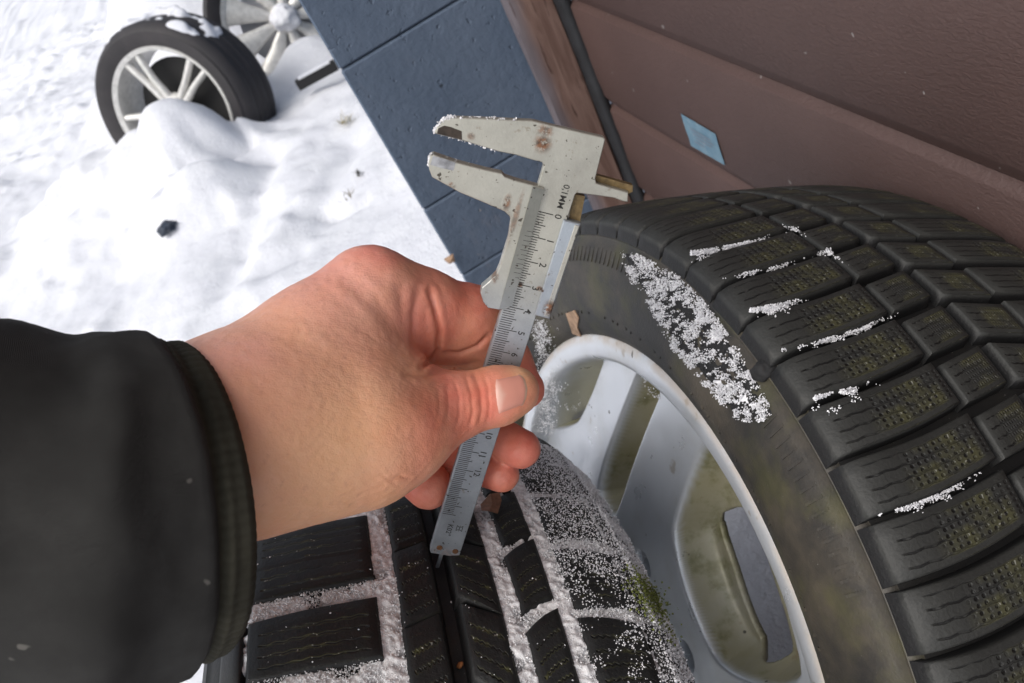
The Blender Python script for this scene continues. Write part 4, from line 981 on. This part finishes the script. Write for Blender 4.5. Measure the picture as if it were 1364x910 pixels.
nn_ = np.cross(Vw[nv] - Vw[0], Vw[1] - Vw[0]); 
if nn_ @ (WM @ np.array([0, 0, 1.])) > 0: nail.data.flip_normals()

# ---- sleeve with knitted cuff
s0_ = C3(255, 662, .283); s1_ = s0_ - np.array([.036, -.004, .030]); s2_ = s1_ - np.array([.07, -.012, .034]); s3_ = s2_ - np.array([.15, -.035, .05]); s4_ = s3_ - np.array([.25, -.06, .06])
def tube(path, radii, ell, nseg, name, mat, parent, wob=0.0, seed=1, thick=0.004, knit=False):
    """closed-wall sleeve: rings perpendicular to the path, outer wall then inner wall back"""
    path = np.array(path); rings = []; NS = 60
    tt = np.linspace(0, 1, len(path)); T = np.linspace(0, 1, NS)
    cp_ = np.stack([np.interp(T, tt, path[:, k]) for k in range(3)], 1); rr = np.interp(T, np.linspace(0, 1, len(radii)), radii)
    for _ in range(6): cp_[1:-1] = (cp_[:-2] + 2 * cp_[1:-1] + cp_[2:]) / 4
    tg = np.gradient(cp_, axis=0); tg /= np.linalg.norm(tg, axis=1)[:, None]
    up = np.array([0, -1, 0.]); V = []
    th = np.linspace(0, 2 * math.pi, nseg, endpoint=False)
    def ring(i, off):
        t = tg[i]; a = np.cross(t, up); a /= np.linalg.norm(a); b = np.cross(a, t)
        r = rr[i] + off
        P = cp_[i] + np.outer(np.cos(th) * r * ell[0], a) + np.outer(np.sin(th) * r * ell[1], b)
        if wob:
            q = P.copy(); w = wob * fbm(q, 14, 3, seed) + wob * 0.6 * fbm(q * np.array([2.2, .8, 1]), 30, 3, seed + 5); w = w + wob * 2.2 * np.sin(i / NS * 26 + 3 * np.sin(th + 1.0)) * sstep(0.05, 0.3, i / NS); P = P + (P - cp_[i]) / (r) * w[:, None]
        if knit:
            P = P + (P - cp_[i]) / r * (0.00035 * np.abs(np.sin(th * 46)))[:, None]
        return P
    for i in range(NS): V.append(ring(i, 0.0))
    first = ring(0, -thick); 
    tip = ring(0, -thick * 0.4) - tg[0] * thick * 0.55
    Vall = [tip] + V; inner = [ring(i, -thick) for i in range(0, 16)]
    allr = inner[::-1] + Vall
    Vv = np.concatenate(allr); Fc = grid_faces(len(allr), nseg, wrap_v=True)
    Vw = Vv @ WM.T + CAM - np.array(person.location)
    o = obj(name, Vw, Fc, mat, parent, True)
    return o
def mat_cloth(name, c, rib=False):
    n = NT(name); cc = n.mix(n.ramp(n.noise(45, 5, 0.6), 0.3, 0.75), c, tuple(x * 1.6 for x in c))
    cc = n.mix(n.ramp(n.noise(130, 2, 0.5), 0.73, 0.77, 0, 0.6), cc, (0.22, 0.21, 0.19))
    w = n.t.nodes.new('ShaderNodeTexWave'); w.inputs['Scale'].default_value = 420 if rib else 700; w.inputs['Distortion'].default_value = 1.5
    h = n.math('ADD', w.outputs[0], n.math('MULTIPLY', n.noise(900, 3), 0.8))
    return n.out(cc, 0.85, 0, n.bump(h, 0.45, 0.0006), 0.25)
M['cloth'] = mat_cloth('jacket_cloth', (0.029, 0.0285, 0.027)); M['knit'] = mat_cloth('knit_cuff', (0.036, 0.034, 0.024), True)
sleeve = tube([s0_ - np.array([.0085, -.001, .0075]), s1_, s2_, s3_, s4_], [0.0560, 0.058, 0.060, 0.063, 0.064], (0.97, 1.02), 200, 'jacket_sleeve', M['cloth'], person, wob=0.0026, seed=3)
tube([s0_, s0_ * 0.7 + s1_ * 0.3, s1_], [0.0520, 0.0525, 0.0525], (0.97, 1.03), 552, 'knit_cuff', M['knit'], sleeve, wob=0.0006, seed=9, knit=True, thick=0.005)

# ------------------------------------------------------------------ wheels half buried in the snow behind
def far_wheel(label, px, py, dist_y, yaw, tilt, spokes, twin, R=0.315, rf=0.205, dish=0.0, gap='dark'):
    C = on_axis(px, py, 1, dist_y); th = math.radians(yaw); tl = math.radians(tilt)
    a = -np.array([math.sin(th) * math.cos(tl), math.cos(th) * math.cos(tl), -math.sin(tl)])  # towards the viewer
    a = -a                                                                                   # local x points away, face at negative s
    e2 = np.array([0, 0, 1.0]); e2 = e2 - e2.dot(a) * a; e2 /= np.linalg.norm(e2); e1 = np.cross(e2, a)
    t = thing('car_wheel', label, 'wheel', group='wheels half buried in the snow', matrix=wheel_matrix(C, a, e1, e2))
    prof = [(-0.07, rf - 0.004), (-0.088, rf), (-0.104, rf + 0.022), (-0.108, rf + 0.05), (-0.103, R - 0.028), (-0.094, R - 0.012), (-0.075, R - 0.003)]
    for s in np.linspace(-0.07, 0.07, 15):
        prof += [(s, R - (0.006 if int(round((s + .07) / .01)) in (3, 7, 11) else 0.0))]
    prof += [(0.094, R - 0.012), (0.108, rf + 0.05), (0.088, rf), (0.07, rf - 0.004)]
    v, f = lathe(prof, 120); obj('tyre', v, f, M['rubber_far'], t, sharp=40)
    rim = [(-0.082, rf - 0.012), (-0.090, rf - 0.004), (-0.092, rf + 0.001), (-0.088, rf + 0.002), (-0.086, rf), (-0.09, rf - 0.003), (-0.084, rf - 0.014), (-0.04, rf - 0.022), (0.08, rf - 0.02)]
    v, f = lathe(rim, 100); r_ = obj('rim', v, f, M['alloy_far'], t, sharp=40)
    for k in range(spokes):
        for j in ((-1, 1) if twin else (0,)):
            ph = 2 * math.pi * k / spokes + 0.25; V = []
            r0, r1 = 0.045, rf - 0.014; w0, w1 = (0.013, 0.0105) if twin else (0.017, 0.058)
            for r, w, s, off in [(r0, w0, -0.070 - dish, 0.011 * j), (0.5 * (r0 + r1), 0.9 * (w0 + w1) / 2, -0.078 - dish * .6, 0.016 * j), (r1, w1, -0.080, 0.030 * j)]:
                for dw, ds in ((-w, 0.016), (-w * 0.75, 0.0), (w * 0.75, 0.0), (w, 0.016)):
                    q = off + dw; V.append((s + ds, math.sin(ph) * r + math.cos(ph) * q, math.cos(ph) * r - math.sin(ph) * q))
            obj('spoke', V, [f_[::-1] for f_ in map(tuple, grid_faces(3, 4))], M['alloy_far'], r_, True)
    v, f = lathe([(-0.078 - dish, 0.0005), (-0.078 - dish, 0.03), (-0.072 - dish, 0.055), (-0.05, 0.062)], 40); obj('hub', v, f, M['alloy_far'], r_)
    v, f = lathe([(0.0, 0.02), (0.0, 0.17)], 40); obj('spoke_gap_disc', v, f, M[gap], t)  # added disc behind the spokes: near-black paints shade there, snow is packed fill
    return t, C, a, e1, e2
fw1 = far_wheel('grey spoked wheel sunk in the snow, nearer of the two behind the hand', 250, 141, 3.1, 32, 12, 5, True, 0.30, 0.225)
fw2 = far_wheel('pale many spoked wheel in the snow beside the blue wall', 378, 26, 3.55, -4, 14, 9, False, 0.30, 0.235, 0.012, 'snow')
def clump(label, cen, rad, seed, squash=0.7, n=24, mat=None, name='snow_clump'):
    th = np.linspace(0, math.pi, n); ph = np.linspace(0, 2 * math.pi, 2 * n, endpoint=False)
    T, Pp = np.meshgrid(th, ph, indexing='ij'); d = np.c_[(np.sin(T) * np.cos(Pp)).ravel(), (np.sin(T) * np.sin(Pp)).ravel(), np.cos(T).ravel()]
    r = 1 + 0.28 * fbm(d, 1.7, 4, seed); V = d * r[:, None] * np.array(rad) ; V[:, 2] *= squash
    return obj(name, V + np.array(cen), grid_faces(n, 2 * n, wrap_v=True)[:, ::-1], mat or M['snow'], None, True, kind='stuff', label=label, cat='snow')
clump('round snow lump stuck on the hub of the far pale wheel', fw2[1] - 0.10 * fw2[2], (0.06, 0.05, 0.07), 5)
def wheel_snow(fw, R, a0, a1, label, seed, s0=-0.09, s1=0.06, h=0.022):
    t, C, a, e1, e2 = fw; ss = np.linspace(s0, s1, 26); pp = np.radians(np.linspace(a0, a1, 70)); SG, PG = np.meshgrid(ss, pp, indexing='ij'); s = SG.ravel(); p = PG.ravel()
    q = np.c_[s, p * R]; k = np.minimum.reduce([(s - s0) / 0.02, (s1 - s) / 0.02, (p - pp[0]) / 0.12, (pp[-1] - p) / 0.12]).clip(0, 1)
    r = R - 0.014 + (h + 0.012) * k * (0.55 + 0.8 * fbm(q, 16, 3, seed)); return obj('snow', wheel_local(C, a, e1, e2, polar(s, p, r)), grid_faces(26, 70)[:, ::-1], M['snow'], None, True, kind='stuff', label=label, cat='snow')
wheel_snow(fw1, 0.30, -60, 38, 'thin snow lying on top of the nearer buried tyre', 3)
plank = thing('plank', 'dark snow dusted bar poking out of the snow by the blue wall', 'plank', tuple(on_axis(422, 100, 2, 0.06)))
p0, p1 = on_axis(406, 110, 2, 0.055), on_axis(450, 86, 2, 0.055); ax_ = (p1 - p0) / np.linalg.norm(p1 - p0)
sd_ = np.cross(ax_, [0, 0, 1]); mb = MB(); mb.box((0, 0, 0), 0.075, 0.014, 0.016, [ax_, sd_, [0, 0, 1]]); mb.build('bar', M['dark'], plank)
mb = MB(); mb.box((0, 0, 0.018), 0.06, 0.010, 0.004, [ax_, sd_, [0, 0, 1]]); mb.build('snow_cap', M['snow'], plank)
bag = clump('small dark blue lump half buried at the left of the snow', on_axis(222, 303, 2, 0.05), (0.028, 0.03, 0.02), 31, mat=mat_plain('navy_plastic', (0.02, 0.03, 0.05), 0.5), name='plastic_lump')
del bag['kind']; bag['category'] = 'plastic lump'
# twigs and crumbs
def tuft(label, px, py, n, L, col, name, cat):
    c = on_axis(px, py, 2, 0.01); mb = MB()
    for k in range(n):
        d = np.array([random.gauss(0, .6), random.gauss(0, .6), abs(random.gauss(.5, .3))]); d /= np.linalg.norm(d); s = np.cross(d, [0.3, 0.2, 1]); s /= np.linalg.norm(s); l_ = L * random.uniform(.5, 1.1); b = c + np.array([random.gauss(0, L * .25), random.gauss(0, L * .35), -0.006])
        w = 0.0022; mb.add(np.array([b - s * w, b + s * w, b + d * l_ * .6 + s * w * .6, b + d * l_ + np.array([0, 0, -l_ * .15]), b + d * l_ * .6 - s * w * .6]), [(0, 1, 2, 4), (4, 2, 3)])
    o = mb.build(name, mat_plain(name + '_mat', col, 0.8, 0, 0.4, 90), None); o['label'] = label; o['category'] = cat; return o
tuft('dry grass tuft poking through the trodden snow', 458, 162, 26, 0.045, (0.32, 0.27, 0.13), 'grass_tuft', 'grass')
tuft('dark crumbs on the snow left of the blue wall', 477, 230, 14, 0.022, (0.06, 0.05, 0.04), 'debris', 'debris')
tuft('faint twig streak in the snow left of the blue wall', 462, 262, 9, 0.035, (0.30, 0.26, 0.2), 'twig', 'twig')
# flakes on the wheels and at the foot of the wall
def flake(label, centers, mat, name, cat, thick=0.0008):
    P = np.array(centers); n = len(P); c = P.mean(0); nrm = np.cross(P[1] - P[0], P[2] - P[0]); nrm /= np.linalg.norm(nrm)
    if nrm @ (CAM - c) < 0: nrm = -nrm
    V = np.r_[P, P + nrm * thick, [c + nrm * thick * 1.6]]; Fc = [(i, (i + 1) % n, n + (i + 1) % n, n + i) for i in range(n)] + [(n + i, n + (i + 1) % n, 2 * n) for i in range(n)]
    return obj(name, V, Fc, mat, None, False, label=label, cat=cat)
M['paper'] = mat_plain('torn_paper', (0.50, 0.33, 0.22), 0.85, 0, 0.45, 160); M['leafm'] = mat_plain('dead_leaf', (0.30, 0.16, 0.10), 0.8, 0, 0.6, 200)
flake('tan torn flake stuck on the tyre just above the silver rim', [on_sideB(x, y, 0.0002)[0] for x, y in [(755, 417), (766, 413), (772, 424), (770, 436), (775, 448), (764, 444), (760, 432)]], M['paper'], 'paper_flake', 'flake')
tl_ = [hit_wheel(x, y, CA, aA, 0.3175) for x, y in [(640, 672), (652, 664), (664, 660), (667, 668), (662, 684), (650, 687), (641, 684)]]
flake('brown dead leaf scrap beside the caliper tip on the tread', [p + (0.003 * i % 0.004) * e2A for i, p in enumerate(tl_)], M['leafm'], 'leaf_scrap', 'leaf')
flake('pale chip at the foot of the blue wall corner', [on_axis(x, y, 1, WALL_Y - 0.01) for x, y in [(591, 345), (603, 338), (605, 347), (597, 350)]], M['paper'], 'paint_chip', 'chip', 0.004)
pc = on_sideB(1026, 491, 0.003, -0.1)[0]
peb = clump('black pebble stuck on the edge of the mossy tyre', pc, (0.0065, 0.005, 0.005), 77, 0.8, 12, M['dark'], 'pebble'); del peb['kind']; peb['category'] = 'pebble'
for i, (x, y) in enumerate([(612.5, 886), (615, 833)]):
    oc = clump(['orange grit speck in the middle tread groove', 'yellow grit speck higher in the middle tread groove'][i], hit_wheel(x, y, CA, aA, 0.309), (0.0016, 0.0014, 0.0012), 80 + i, 0.8, 8, mat_plain('grit_speck', (0.35, 0.13, 0.04), 0.8), 'grit_speck'); del oc['kind']; oc['category'] = 'grit'; oc['group'] = 'grit specks in the middle groove'
